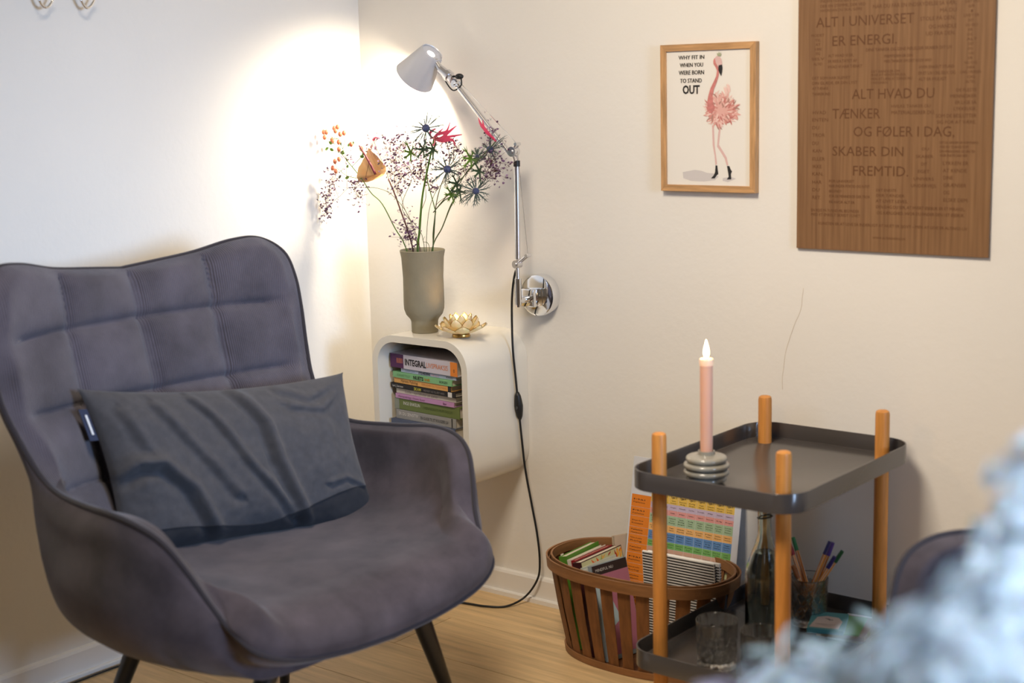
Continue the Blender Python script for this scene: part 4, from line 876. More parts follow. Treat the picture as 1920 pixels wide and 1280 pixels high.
obj('wire_loop', tb(catmull([g('knob')+Vector((.01,0,.0)), g('knob')+Vector((.012,-.004,-.016)), g('up_arm_b')+Vector((-.008,-.006,-.012)), hj+Vector((-.02,-.004,-.004)), sw], 20), .0018, 6), M['black'], LP, 'all')
# shade: hollow truncated cone, open at both ends
A_, B_ = Vector(D['shade_top'])-plate, Vector(D['shade_wide'])-plate; ax = (B_-A_).normalized(); B_ = A_+ax*.088
q = ax.orthogonal().normalized(); q2 = ax.cross(q); bm = bmesh.new(); ns = 48
prof = [(A_, .0285), (A_+ax*.004, .0305), (B_, .0525), (B_+ax*.001, .0520), (B_, .0512), (A_+ax*.005, .0290), (A_+ax*.002, .0272)]
rings = [[bm.verts.new(c+(q*math.cos(2*math.pi*i/ns)+q2*math.sin(2*math.pi*i/ns))*r) for i in range(ns)] for c, r in prof]; rings.append(rings[0])
for X, Y in zip(rings, rings[1:]):
    for i in range(ns): bm.faces.new((X[i], X[(i+1) % ns], Y[(i+1) % ns], Y[i]))
bmesh.ops.recalc_face_normals(bm, faces=bm.faces[:])
sh = obj('lamp_shade', bm, M['shade'], LP, True)
bm = bmesh.new(); rr = [(A_+ax*.004, .0283, 0), (A_+ax*.006, .010, 0)]
X = [bm.verts.new(A_+ax*.005+(q*math.cos(2*math.pi*i/ns)+q2*math.sin(2*math.pi*i/ns))*.0292) for i in range(ns)]; Y = [bm.verts.new(A_+ax*.007+(q*math.cos(2*math.pi*i/ns)+q2*math.sin(2*math.pi*i/ns))*.0105) for i in range(ns)]
for i in range(ns): bm.faces.new((X[i], X[(i+1) % ns], Y[(i+1) % ns], Y[i]))
obj('top_ring', bm, M['shade'], sh, 'all')
bm = bmesh.new(); X = [bm.verts.new(A_+ax*.0065+(q*math.cos(2*math.pi*i/24)+q2*math.sin(2*math.pi*i/24))*.0104) for i in range(24)]; bm.faces.new(X); bmesh.ops.recalc_face_normals(bm, faces=bm.faces[:])
lens = obj('light_opening', bm, mat('lit_opening', (1,1,1), .5, emit=(.95,.97,1), estr=6), sh)
bm = bmesh.new(); ball(bm, A_+ax*.030, .012, 3); obj('bulb', bm, mat('bulb_base', (.8,.8,.8), .4), sh, 'all')
obj('shade_mount', tb([sw, A_.lerp(B_, .35)+Vector((.030,0,.0))], .008, 14), M['alu'], LP, True)
# cord with inline switch
cpts = [Vector(p) for p in D['cord']]+[Vector(p) for p in ((.33,-.16,.004),(.20,-.30,.004),(.10,-.5,.004),(.045,-.72,.004))]+[Vector(p) for p in D['floorcord'][1:]]+[Vector((.036,-1.2,.004)), Vector((.05,-1.6,.004))]
cpts = [p-plate for p in cpts]
obj('power_cord', tb(catmull(cpts, 260), .0028, 8), M['black'], LP, 'all')
a, b = (Vector(p)-plate for p in D['switch']); bm = bmesh.new(); tube(bm, [a, a.lerp(b,.12), a.lerp(b,.3), a.lerp(b,.5), a.lerp(b,.7), a.lerp(b,.88), b], .004, 14)
ms = a.lerp(b, .5)
for v in bm.verts:
    t = 1-abs((v.co-ms).length/((b-a).length/2)); v.co += (v.co-(a+(b-a)*max(0,min(1,(v.co-a).dot(b-a)/(b-a).length_squared))))*1.9*max(0, t)**.5
sw_ = obj('inline_switch', bm, M['black'], LP, 'all')
bm = bmesh.new(); ball(bm, ms+Vector((.002,-.0105,-.004)), .0035, 2, (1,.5,1.5)); obj('switch_button', bm, mat('switch_button', (.04,.04,.04), .25), sw_, 'all')

# ---------------------------------------------------------------- wall hooks
for i, pts in enumerate(D['hooks']):
    c = Vector(pts[2]); o = empty('wall_hook', (0, c.y, c.z+.07), 0, ['nickel wall hook nearer the top left corner, first of the pair', 'nickel wall hook right of its twin at the top edge'][i], 'hook', 'wall hooks on the left wall')
    obj('wall_plate', nb((.0003,-.008,-.03), (.004,.008,.03), bev=.001), M['chrome'], o, True)
    P_ = [(.004,0,.0)]+[(.014,0,-.035)]+[tuple(Vector(p)-o.location) for p in pts]+[(.040, (Vector(pts[4])-o.location).y+.002, -.045)]
    P_[1] = (.018, P_[2][1]+.0, -.03)
    obj('hook_wire', tb(catmull(P_, 40), .0032, 10), M['chrome'], o, 'all')

# ---------------------------------------------------------------- framed flamingo print
FX0, FX1, FZ0, FZ1 = .960, 1.2065, 1.0727, 1.4022; fw_ = .0150; dp = .016
FR = empty('framed_print', ((FX0+FX1)/2, 0, (FZ0+FZ1)/2), 0, 'oak framed print of a pink flamingo in black boots', 'picture')
cx, cz = FR.location.x, FR.location.z; X0, X1, Z0, Z1 = FX0-cx, FX1-cx, FZ0-cz, FZ1-cz
def mitre(name, a, b, c, d, m):
    bm = bmesh.new(); f = [bm.verts.new((p[0], -dp, p[1])) for p in (a, b, c, d)]; k = [bm.verts.new((p[0], -.0005, p[1])) for p in (a, b, c, d)]
    bm.faces.new(f); bm.faces.new(k[::-1])
    for i in range(4): bm.faces.new((f[i], k[i], k[(i+1) % 4], f[(i+1) % 4]))
    bmesh.ops.recalc_face_normals(bm, faces=bm.faces[:]); bmesh.ops.bevel(bm, geom=bm.edges[:], offset=.0006, segments=1, affect='EDGES'); obj(name, bm, m, FR)
w = fw_
mitre('frame_side', (X0,Z0), (X0+w,Z0+w), (X0+w,Z1-w), (X0,Z1), M['oak']); mitre('frame_side', (X1,Z0), (X1,Z1), (X1-w,Z1-w), (X1-w,Z0+w), M['oak'])
mitre('frame_side', (X0,Z0), (X1,Z0), (X1-w,Z0+w), (X0+w,Z0+w), M['oakh']); mitre('frame_side', (X0,Z1), (X0+w,Z1-w), (X1-w,Z1-w), (X1,Z1), M['oakh'])
pr_ = obj('print', nb((X0+w-.002,-.0115,Z0+w-.002), (X1-w+.002,-.009,Z1-w+.002)), M['paper'], FR)
bm = bmesh.new()
def fp(bm, key, mi, y=-.0118): poly(bm, [(p[0]-cx, y, p[1]-cz) for p in D[key]], mi)
mats_ = [M['neckpink'], M['palepink'], M['ink'], M['fshadow'], M['sage']]+M['pinks']
fp(bm, 'fl_shadow', 3); fp(bm, 'fl_shadow2', 3); fp(bm, 'fl_leg1', 1, -.01185); fp(bm, 'fl_leg2', 1, -.0119); fp(bm, 'fl_boot1', 2, -.01195); fp(bm, 'fl_boot2', 2, -.01195)
S = D['fl_scale']; bc = D['fl_body']; rnd = random.Random(3)
def feather(x, z, ang, ln, wd, mi, y, curl):
    L_, R2 = [], []
    for k in range(7):
        t = k/6; a = ang+curl*t; x_ = x+ln*t*math.cos(ang+curl*t*.5); z_ = z+ln*t*math.sin(ang+curl*t*.5); w_ = wd*math.sin(math.pi*(.1+.88*t))
        L_.append((x_-math.sin(a)*w_, y, z_+math.cos(a)*w_)); R2.append((x_+math.sin(a)*w_, y, z_-math.cos(a)*w_))
    poly(bm, L_+R2[::-1], mi)
poly(bm, [(bc[0]-cx+math.cos(a/20*6.283)*100*S-.0, -.01200, bc[1]-cz+math.sin(a/20*6.283)*85*S) for a in range(20)], 6)
yy = -.01202
for k in range(260):
    a = rnd.uniform(0, 6.283); rr = rnd.uniform(.1, 1)**.6
    ex, ez = (110 if math.cos(a) > 0 else 85), (95 if math.sin(a) > 0 else 85)
    x_ = bc[0]-cx+math.cos(a)*ex*rr*S; z_ = bc[1]-cz+math.sin(a)*ez*rr*S
    yy -= .0000012; feather(x_, z_, a+rnd.uniform(-.7,.7)+(.5 if math.cos(a) > 0 else 0), rnd.uniform(28, 58)*S, rnd.uniform(4, 8)*S, 5+rnd.choice([0,0,1,1,2,3,3,4]), yy, rnd.uniform(-1.2, 1.2))
for k in range(7): yy -= .0000012; feather(bc[0]-cx+(40+k*6)*S, bc[1]-cz+(95+k*4)*S, 1.4+rnd.uniform(-.4,.4), 60*S, 6*S, 5+rnd.choice([1,3]), yy, .5)
fp(bm, 'fl_neck', 0, -.0125)
fp(bm, 'fl_head', 1, -.0126); fp(bm, 'fl_beak', 2, -.0127); fp(bm, 'fl_crown', 4, -.0128)
bmesh.ops.recalc_face_normals(bm, faces=bm.faces[:]); obj('flamingo_drawing', bm, mats_, pr_)
bm = bmesh.new()
for t, a, b, cap in D['fl_text']: text(bm, t, (a[0]-cx, -.0122, a[1]-cz), (1,0,0), (0,0,1), b[0]-a[0], cap, 0, bold=0 if t != 'OUT' else .035, dbl=.0004 if t != 'OUT' else 0)
a, b = D['fl_sign']; text(bm, 'dybdahl', (a[0]-cx, -.0122, a[1]-cz), (1,0,0), (0,0,1), b[0]-a[0], .0018)
obj('print_lettering', bm, M['ink'], pr_)

# ---------------------------------------------------------------- engraved walnut board
BX0, BX1, BZ0, BZ1 = 1.304, 1.7314, .9555, 1.575
BO = empty('wooden_text_board', ((BX0+BX1)/2, 0, BZ0), 0, 'walnut veneer board engraved with Danish sayings, hung right of the flamingo print', 'sign')
bx = BO.location
bd = obj('board', nb((BX0-bx.x,-.008,0), (BX1-bx.x,-.0005,BZ1-BZ0), bev=.0008), M['walnut'], BO)
for t, a, b, cap in D['big']:
    bm = bmesh.new(); A2, B2 = Vector((a[0]-bx.x, -.0083, a[1]-bx.z)), Vector((b[0]-bx.x, -.0083, b[1]-bx.z)); text(bm, t, A2, (1,0,0), (0,0,1), (B2-A2).length, cap); obj('lettering', bm, M['burn'], bd)
bm = bmesh.new()
for t, a, b, cap in D['small']:
    text(bm, t, (a[0]-bx.x, -.0083, a[1]-bx.z), (1,0,0), (0,0,1), b[0]-a[0], cap)
obj('small_lettering', bm, M['burn'], bd)

# ---------------------------------------------------------------- serving trolley
TX, TY, tw, td = 1.409, -.299, .377, .532
TR = empty('tray_trolley', (TX, TY, 0), R(-.3), 'two-tier grey tray trolley with four round beech legs', 'trolley')
def tray(name, z0):
    bm = bmesh.new(); h = .038; o_ = rrect(tw, td, .060, 8); i_ = rrect(tw-.006, td-.006, .057, 8); n = len(o_)
    L = [[bm.verts.new((x, y_, z)) for x, y_ in pr2] for pr2, z in ((o_, z0), (o_, z0+h-.0008), ([(x*.998, y_*.998) for x, y_ in o_], z0+h), ([(x*1.002, y_*1.002) for x, y_ in i_], z0+h), (i_, z0+h-.0008), (i_, z0+.0045), ([(x*.985, y_*.99) for x, y_ in i_], z0+.003))]
    for A, B in zip(L, L[1:]):
        for k in range(n): bm.faces.new((A[k], A[(k+1) % n], B[(k+1) % n], B[k]))
    bm.faces.new(L[-1]); bm.faces.new(L[0][::-1]); bmesh.ops.recalc_face_normals(bm, faces=bm.faces[:]); obj(name, bm, M['tray'], TR, True)
tray('upper_tray', .5295); tray('lower_tray', .1600)
for sx in (-1, 1):
    for sy in (-1, 1):
        bm = bmesh.new(); lathe(bm, [(0,.045),(.0145,.045),(.0148,.05),(.0148,.629),(.0135,.6345),(.0095,.637),(0,.6375)], 28, c=(sx*.138, sy*.2115, 0)); lg = obj('leg', bm, M['beech'], TR, True)
        obj('caster_fork', tb([(sx*.138, sy*.2115, .03), (sx*.138, sy*.2115, .05)], .006, 10), M['black'], lg)
        obj('caster_wheel', tb([(sx*.138-.010, sy*.2115, .0165), (sx*.138+.010, sy*.2115, .0165)], .016, 20), M['black'], lg, True)
ZU, ZL = .5295+.003, .1600+.003
# candle holder + candle
hx, hy, _ = D['holder']; hx, hy = 1.340, -.446
prof = [(0,0),(.028,0),(.032,.002)]
for k, (rc, zc, rm) in enumerate(((.0350,.0085,.0056),(.0400,.0215,.0060),(.0400,.0350,.0060),(.0350,.0480,.0062))):
    if k: prof.append((rc-.0045, zc-.0068))
    for q in range(-4, 5):
        a = q*R(20); prof.append((rc+rm*math.cos(a), zc+rm*math.sin(a)))
prof += [(.026,.0545),(.0175,.057),(.0165,.064),(.0160,.0645),(.0140,.064),(.0138,.050),(0,.049)]
bm = bmesh.new(); lathe(bm, prof, 48); tag(obj('candle_holder', bm, M['stone'], None, True, (hx, hy, ZU+.0004)), 'grey ribbed round candle holder with stacked rings on the upper tray', 'candle holder')
CA = empty('dinner_candle', (hx, hy, ZU+.0500), 0, 'lit salmon pink dinner candle standing in the ribbed grey holder', 'candle')
hC = D['candle'][1][2]-(ZU+.05)
bm = bmesh.new(); lathe(bm, [(0,0),(.0118,0),(.0118,.01),(.0125,.03),(.0128,hC-.012)], 28); lathe(bm, [(.0128,hC-.012),(.0131,hC-.004),(.0132,hC+.003),(.0120,hC+.004),(.009,hC+.0005),(0,hC)], 28); obj('wax', bm, [M['candle']], CA, True)
bm = bmesh.new(); lathe(bm, [(.0133,hC-.008),(.0137,hC-.002),(.0137,hC+.003),(.0128,hC+.0055),(.0115,hC+.004),(.008,hC+.001),(0,hC+.0008)], 28); obj('melted_top', bm, M['candle_top'], CA, True)
obj('wick', tb([(0,0,hC), (.0005,0,hC+.010)], .0008, 6), M['black'], CA)
bm = bmesh.new(); lathe(bm, [(0,.005),(.0035,.008),(.0056,.014),(.0060,.019),(.0045,.028),(.0022,.037),(0,.044)], 16); 
for v in bm.verts: v.co.z += hC
obj('flame', bm, M['flame'], CA, 'all')
point('candle_glow', (hx, hy, ZU+.05+hC+.05), .55, (1,.62,.30), .008)
# ---------------------------------------------------------------- cut glasses
def tumbler(name, loc, label, r=.042, h=.098, group=None):
    o = empty(name, loc, 0, label, 'glass', group); n = 160
    def cut(a, z):
        if z < .008 or z > h*.72: 
            if z > h*.72 and z < h*.95: return -.0016*max(0, math.cos(a*12))**6
            return 0
        return -.0020*(abs(math.sin(a*6+z*95))**6+abs(math.sin(a*6-z*95))**6)
    prof = [(0,.0003),(r*.90,.0003),(r*.94,.002)]+[(r*(.94+.06*k/44), .004+(h-.006)*k/44) for k in range(45)]+[(r-.0010,h),(r-.0022,h-.001),(r*.93-.0022,.016),(r*.6,.0125),(0,.012)]
    bm = bmesh.new(); lathe(bm, prof, n, fn=lambda a, z: cut(a, z) if z > .0035 and z < h-.004 else 0)
    # keep the inner wall plain
    obj('glass_body', bm, M['glass'], o, 'all'); return o
g1 = D['glass1']; g2 = D['glass2']; pg = D['penglass']
tumbler('cut_glass_tumbler', (g1[0], g1[1], ZL), 'empty cut glass tumbler on the lower tray, in full view', group='cut glass tumblers')
tumbler('cut_glass_tumbler', (g2[0], g2[1], ZL), 'empty tumbler half hidden by the front right trolley leg', group='cut glass tumblers')
tumbler('pen_glass', (pg[0], pg[1], ZL), 'cut glass tumbler holding the fineliner pens', .041, .105)
# ---------------------------------------------------------------- pens
plab = ['orange striped pen with green cap, leaning left in the pen glass', 'orange pen with red cap beside the green-capped one, leaning left', 'orange pen with dark blue cap, upright one of the right-leaning pair', 'orange pen with violet cap, tallest of the right-leaning pens', 'orange pen with dark green cap, leaning furthest right', 'orange pen with navy and red cap, just under the green-capped one at right', 'orange pen lowest in the glass behind the trolley leg']
caps = [(.05,.22,.08),(.30,.02,.02),(.03,.03,.14),(.06,.03,.20),(.01,.09,.03),(.02,.015,.12),(.35,.10,.02)]
for i, (a, b) in enumerate(D['pens']):
    a, b = Vector(a), Vector(b); d_ = (a-b).normalized()
    # the foot stays inside the glass, above its base
    t = (b.z-(ZL+.0185))/d_.z; b = b-d_*max(0, t)
    ctr_ = Vector((pg[0], pg[1], b.z)); off = b-ctr_
    if off.length > .030: b = ctr_+off.normalized()*.030
    rim = a+(b-a)*((a.z-(ZL+.1))/(a.z-b.z)); off = Vector((rim.x-pg[0], rim.y-pg[1], 0))
    if off.length > .033:
        rr2 = Vector((pg[0], pg[1], ZL+.1))+off.normalized()*.033; d_ = (rr2-b).normalized(); a = b+d_*(a-b).length
    d_ = (a-b).normalized(); o = empty('fineliner_pen', b, 0, plab[i], 'pen', 'fineliner pens in the pen glass'); L_ = (a-b).length
    obj('barrel', tb([Vector((0,0,0)), d_*(L_-.028)], .0040, 6), flat((.72,.27,.05), 'orange_barrel', .35), o)
    bm = bmesh.new()
    for k in range(0, 6, 2):
        qa = d_.orthogonal().normalized(); qb = d_.cross(qa); an = k*R(60); s = qa*math.cos(an)+qb*math.sin(an); tube(bm, [s*.0037, s*.0037+d_*(L_-.029)], .0006, 4)
    obj('stripe', bm, flat((.75,.7,.62), 'white_stripe'), o)
    obj('cap', tb([d_*(L_-.030), d_*L_], .0048, 10, .0042), flat(caps[i], 'pen_cap', .35), o, True)
# ---------------------------------------------------------------- bottle
BT = empty('glass_bottle', (1.370, -.262, ZL), 0, 'tall clear glass water bottle on the lower tray behind the tumblers', 'bottle')
pr3 = [(0,0),(.036,0),(.0400,.004),(.0410,.012),(.0410,.130),(.0385,.150),(.030,.175),(.020,.200),(.0150,.220),(.0135,.275),(.0160,.277),(.0160,.284),(.0140,.286),(.0140,.300),(.0118,.300),(.0118,.220),(.0165,.200),(.0265,.174),(.0350,.149),(.0378,.130),(.0378,.014),(.034,.008),(0,.006)]
bm = bmesh.new(); lathe(bm, pr3, 56); obj('bottle_body', bm, M['bottle'], BT, 'all')
bm = bmesh.new(); lathe(bm, [(0,.0075),(.034,.0095),(.0372,.015),(.0372,.130),(.0345,.1475),(.0262,.172),(.0215,.183),(0,.183)], 40); obj('water', bm, mat('dark_water', (.75,.82,.78), 0, trans=1, ior=1.33), BT, True)
bm = bmesh.new(); tube(bm, [(.0152*math.cos(k*.2618), .0152*math.sin(k*.2618), .258+.003*math.cos(k*.2618)) for k in range(24)], .0016, 6, closed=True); obj('neck_ring', bm, M['black'], BT, True)
# ---------------------------------------------------------------- cards on the lower tray
def card(name, x, y, z, w, h, t, rz, tilt, cover, label, fn=None, cat='card'):
    o = empty(name, (x, y, z), 0, label, cat, None); o.rotation_euler = (R(tilt), 0, R(rz))
    obj('card_body', nb((-w/2, -h/2, 0), (w/2, h/2, t), bev=.0006), flat(cover, 'card_stock', .5), o)
    if fn: fn(o, t)
    return o
c0 = D['cards']
card('notepad', 1.525, -.125, ZL+.0004, .105, .15, .006, 8, 0, (.70,.66,.58), 'cream notepad lying at the bottom of the cards on the lower tray', cat='notepad')
card('card_box', 1.505, -.150, ZL+.0068, .10, .12, .010, 12, 0, (.34,.20,.08), 'brown card box lying on the cream notepad', cat='box')
card('green_card', 1.497, -.160, ZL+.0172, .09, .11, .003, 16, 0, (.14,.36,.05), 'bright green card showing at the edge of the card pile')
def leafcard(o, t):
    bm = bmesh.new(); poly(bm, [(-.034,-.045,t+.0003), (.026,-.045,t+.0003), (.03,.0,t+.0003), (.020,.022,t+.0003), (-.005,.028,t+.0003), (-.024,.018,t+.0003)]); obj('card_print', bm, flat((.68,.55,.47), 'card_print'), o)
    bm = bmesh.new(); tube(bm, [(.0,.012,t+.0008), (.004,.0,t+.0008)], .0005, 4); tube(bm, [(-.006,.010,t+.0008), (.010,.004,t+.0008)], .0004, 4)
    text(bm, 'TANKEKORT', (-.024,-.026,t+.0006), (1,0,0), (0,1,0), .042, .004); text(bm, 'ro i sindet', (-.020,-.034,t+.0006), (1,0,0), (0,1,0), .030, .003); obj('card_lettering', bm, M['ink'], o)
card('teal_card_box', 1.478, -.185, ZL+.0206, .075, .105, .010, 20, 0, (.10,.33,.33), 'teal card box with a cream leaf label, on top of the card pile', leafcard, cat='box')

# ---------------------------------------------------------------- splint basket
BC = Vector((1.0, -.172, 0)); BK = empty('splint_basket', (BC.x, BC.y, 0), 0, 'oval brown wooden splint basket on the floor by the trolley', 'basket')
def ov(t, a, b, n=2.5):
    c, s = math.cos(t), math.sin(t); return (math.copysign(abs(c)**(2/n), c)*a, math.copysign(abs(s)**(2/n), s)*b)
RA, RB, BA, BB, BH = .232, .140, .190, .108, .232
def band(a, b, z0, z1, th, lean=0, n=96):
    bm = bmesh.new(); L = [[bm.verts.new((*ov(2*math.pi*i/n, a+da, b+da, 2.3), z)) for i in range(n)] for da, z in ((0, z0), (lean, z1), (lean-th, z1), (-th, z0))]; L.append(L[0])
    for A, B in zip(L, L[1:]):
        for k in range(n): bm.faces.new((A[k], A[(k+1) % n], B[(k+1) % n], B[k]))
    bmesh.ops.recalc_face_normals(bm, faces=bm.faces[:]); return bm
obj('outer_rim', band(RA+.008, RB+.008, BH-.026, BH, .004, .002), M['basket_rim'], BK, True)
obj('inner_rim', band(RA-.002, RB-.002, BH-.020, BH+.002, .004, .001), M['basket_rim'], BK, True)
obj('base_band', band(BA+.008, BB+.008, .001, .017, .004, .002), M['basket_rim'], BK, True)
bm = bmesh.new(); vs = [bm.verts.new((*ov(2*math.pi*i/64, BA-.001, BB-.001, 2.3), .008)) for i in range(64)]; f = bm.faces.new(vs); e = bmesh.ops.extrude_face_region(bm, geom=[f]); bmesh.ops.translate(bm, vec=(0,0,-.005), verts=[v for v in e['geom'] if isinstance(v, bmesh.types.BMVert)]); bmesh.ops.recalc_face_normals(bm, faces=bm.faces[:]); obj('basket_floor', bm, M['basket'], BK)
# arc-length spaced slats
N_ = 720; arc = [0]; pp = [Vector(ov(2*math.pi*i/N_, RA, RB, 2.3)) for i in range(N_+1)]
for i in range(N_): arc.append(arc[-1]+(pp[i+1]-pp[i]).length)
def t_at(s):
    s %= arc[-1]; lo = 0
    import bisect
    k = bisect.bisect(arc, s)-1; return 2*math.pi*(k+(s-arc[k])/max(1e-9, arc[k+1]-arc[k]))/N_
NS = 26; pitch = arc[-1]/NS
for k in range(NS):
    s0 = k*pitch+.004; wd = pitch*.70; bm = bmesh.new(); rows = []
    for q in range(5):
        t = t_at(s0+wd*q/4); a = Vector(ov(t, RA+.0025, RB+.0025, 2.3)); b = Vector(ov(t, BA+.0025, BB+.0025, 2.3)); ai = Vector(ov(t, RA+.0005, RB+.0005, 2.3)); bi = Vector(ov(t, BA+.0005, BB+.0005, 2.3))
        col = []
        for h_ in (0, .5, 1): 
            o2 = b.lerp(a, h_); i2 = bi.lerp(ai, h_); bul = 1+.012*math.sin(math.pi*h_); z_ = .004+(BH-.010)*h_
            col.append((bm.verts.new((o2.x*bul, o2.y*bul, z_)), bm.verts.new((i2.x*bul, i2.y*bul, z_))))
        rows.append(col)
    for A, B in zip(rows, rows[1:]):
        for h_ in range(2):
            bm.faces.new((A[h_][0], B[h_][0], B[h_+1][0], A[h_+1][0])); bm.faces.new((A[h_][1], A[h_+1][1], B[h_+1][1], B[h_][1]))
        bm.faces.new((A[2][0], B[2][0], B[2][1], A[2][1])); bm.faces.new((A[0][1], B[0][1], B[0][0], A[0][0]))
    for C_ in (rows[0], rows[-1]):
        for h_ in range(2): bm.faces.new((C_[h_][0], C_[h_+1][0], C_[h_+1][1], C_[h_][1]))
    bmesh.ops.recalc_face_normals(bm, faces=bm.faces[:]); obj('slat', bm, M['basket'], BK)
# ---------------------------------------------------------------- things in the basket
def upbook(name, x, y, z, t, d, h, lean, rz, cover, label, art=None, spine=None, cat='book'):
    """standing book: spine towards -y, covers facing +-x, leaning left by lean degrees"""
    o = empty(name, (x, y, z), 0, label, cat, 'books and notebooks standing in the basket'); o.rotation_euler = (0, R(-lean), R(rz)); c = .0014
    bm = bmesh.new(); box(bm, (0,0,0), (c,d,h)); box(bm, (t-c,0,0), (t,d,h)); box(bm, (0,-.0005,0), (t,c,h)); obj('cover', bm, flat(cover, 'book_cover', .4), o)
    obj('page_block', nb((c,c,.002), (t-c,d-.003,h-.002)), M['pages'], o)
    if spine: obj('spine_band', nb((.0003,-.0011,h*spine[0]), (t-.0003,0,h*spine[1])), flat(spine[2], 'spine_band'), o)
    if art: art(o, t, d, h)
    return o
def flames(o, t, d, h):
    rn = random.Random(5); bm = bmesh.new(); x = t+.0003
    cols = [flat((.35,.42,.14)), flat((.75,.12,.02)), flat((.85,.42,.05)), flat((.45,.03,.02)), flat((.62,.62,.35))]
    poly(bm, [(x,.002,h*.5),(x,d-.002,h*.5),(x,d-.002,h-.002),(x,.002,h-.002)], 4)
    for k in range(34):
        y0 = rn.uniform(.03, d-.008); z0 = h-rn.uniform(.01,.07); x += .00002; an = rn.uniform(.3, 2.2); l_ = rn.uniform(.012,.035)
        y1 = max(.004, min(d-.003, y0+math.cos(an)*l_)); z1 = min(h-.003, z0+math.sin(an)*l_)
        poly(bm, [(x,y0,z0),(x,(y0+y1)/2+.004,(z0+z1)/2),(x,y1,z1),(x,(y0+y1)/2-.004,(z0+z1)/2)], rn.choice([0,1,1,2,2,3]))
    obj('cover_art', bm, cols, o)
def pinkart(o, t, d, h):
    bm = bmesh.new(); x = t+.0004
    poly(bm, [(x,.001,h-.024),(x,d-.001,h-.024),(x,d-.001,h-.001),(x,.001,h-.001)], 0); poly(bm, [(x,.001,.01),(x,d-.001,.01),(x,d-.001,h-.024),(x,.001,h-.024)], 1)
    poly(bm, [(x+.0002,.001,h*.25),(x+.0002,d*.55,h*.4),(x+.0002,d*.25,h-.04),(x+.0002,.001,h-.026)], 2)
    text(bm, 'MINDFUL NU', (x+.0004,.010,h-.016), (0,1,0), (0,0,1), d*.5, .007, 3); obj('cover_art', bm, [flat((.03,.015,.015)), flat((.45,.16,.24)), flat((.42,.55,.62)), flat((.7,.65,.6))], o)
zb = .0085; yb = -.262
upbook('book', .862, -.235, zb, .022, .140, .224, 13, 3, (.10,.26,.03), 'green-spined book leftmost in the basket', cat='book')
upbook('book', .888, -.240, zb, .014, .140, .222, 13, 1, (.70,.66,.56), 'cream paperback between the green and the red-spined books in the basket')
upbook('book', .903, -.245, zb, .012, .150, .224, 13, 0, (.30,.015,.02), 'thin dark red book in the basket next to the flame-covered book')
upbook('book', .917, -.256, zb, .024, .165, .224, 13.5, 0, (.05,.012,.015), 'dark-spined book with a flame and leaf cover in the basket', flames)
upbook('magazine', .945, -.262, zb, .005, .130, .218, 14.5, -2, (.55,.58,.50), 'thin pale magazine standing against the flame-covered book', cat='magazine')
upbook('magazine', .952, -.262, zb, .005, .128, .214, 15, -3, (.60,.60,.55), 'second thin pale magazine, just behind the black and pink cover', cat='magazine')
upbook('book', .960, -.262, zb, .012, .110, .222, 15, -12, (.30,.36,.40), 'book with black and pink cover leaning in the middle of the basket', pinkart)
upbook('magazine', .880, -.095, zb, .008, .050, .240, 6, -25, (.55,.45,.33), 'tall cream booklet behind the flame-covered book in the basket', cat='magazine')
# type chart
TLc, BLc, TRc = Vector(D['chart'][0]), Vector(D['chart'][1]), Vector(D['chart'][2])
cw, chh = .298, .42; cbz = .022; cleft = .884
CHT = empty('type_chart', (cleft, -.098, cbz), 0, 'laminated coloured table of types standing in the basket against the wall', 'poster'); CHT.rotation_euler = (R(-10.5), 0, R(1.5))
sheet = obj('sheet', nb((0,0,0), (cw,.0015,chh), bev=.0004), flat((.66,.68,.74), 'laminated_sheet', .25), CHT)
bm = bmesh.new(); cols = [flat((.75,.50,.10)), flat((.55,.45,.60)), flat((.70,.32,.30)), flat((.36,.50,.32)), flat((.80,.45,.16)), flat((.12,.26,.52)), flat((.18,.42,.12)), flat((.60,.36,.26)), flat((.50,.50,.28)), flat((.75,.22,.02)), M['ink']]
gx0, gx1, gtop = .034, .282, .342; hs = [.0235,.0135,.0135,.0225,.0175,.0225,.0160,.030,.040,.040,.040]; nc = 9; cwid = (gx1-gx0-.024)/nc
tx = bmesh.new(); z_ = gtop
words = ['Mål', 'Følelse', 'Hjælpsom', 'Fokus på andre', 'Rolig', 'Angst', 'Glæde', 'Styrke', 'Kontakt']
rn = random.Random(9)
for r_, h_ in enumerate(hs):
    for c_ in range(nc):
        x = gx0+.024+c_*cwid; poly(bm, [(x+.0003,-.0003,z_-h_+.0003),(x+cwid-.0003,-.0003,z_-h_+.0003),(x+cwid-.0003,-.0003,z_-.0003),(x+.0003,-.0003,z_-.0003)], min(r_, 8))
        if r_ == 0: text(tx, 'Type %d' % (c_+1), (x+.004,-.0006,z_-.0085), (1,0,0), (0,0,1), cwid-.009, .0052, dbl=.0002)
        nl = max(1, int(h_/.0068)-(1 if r_ == 0 else 0))
        for l_ in range(min(nl, 3)):
            wv = (cwid-.006)*rn.uniform(.6, 1); text(tx, words[(r_*3+c_+l_) % 9], (x+(cwid-wv)/2,-.0006,z_-h_/2-.001-(l_-min(nl,3)/2+.5)*.0052-(.0055 if r_ == 0 else 0)), (1,0,0), (0,0,1), wv, .0027)
    z_ -= h_
zl = gtop-.012
while zl > .012:
    h_ = rn.choice([.022,.03,.018,.026]); h_ = min(h_, zl-.004)
    if h_ < .008: break
    poly(bm, [(.004,-.0003,zl-h_+.0003),(gx0+.0237-.0,-.0003,zl-h_+.0003),(gx0+.0237,-.0003,zl-.0003),(.004,-.0003,zl-.0003)], 9)
    for l_ in range(2): text(tx, words[(int(zl*900)+l_) % 9], (.010,-.0006,zl-h_*.45-l_*.007), (1,0,0), (0,0,1), .032, .0034)
    zl -= h_
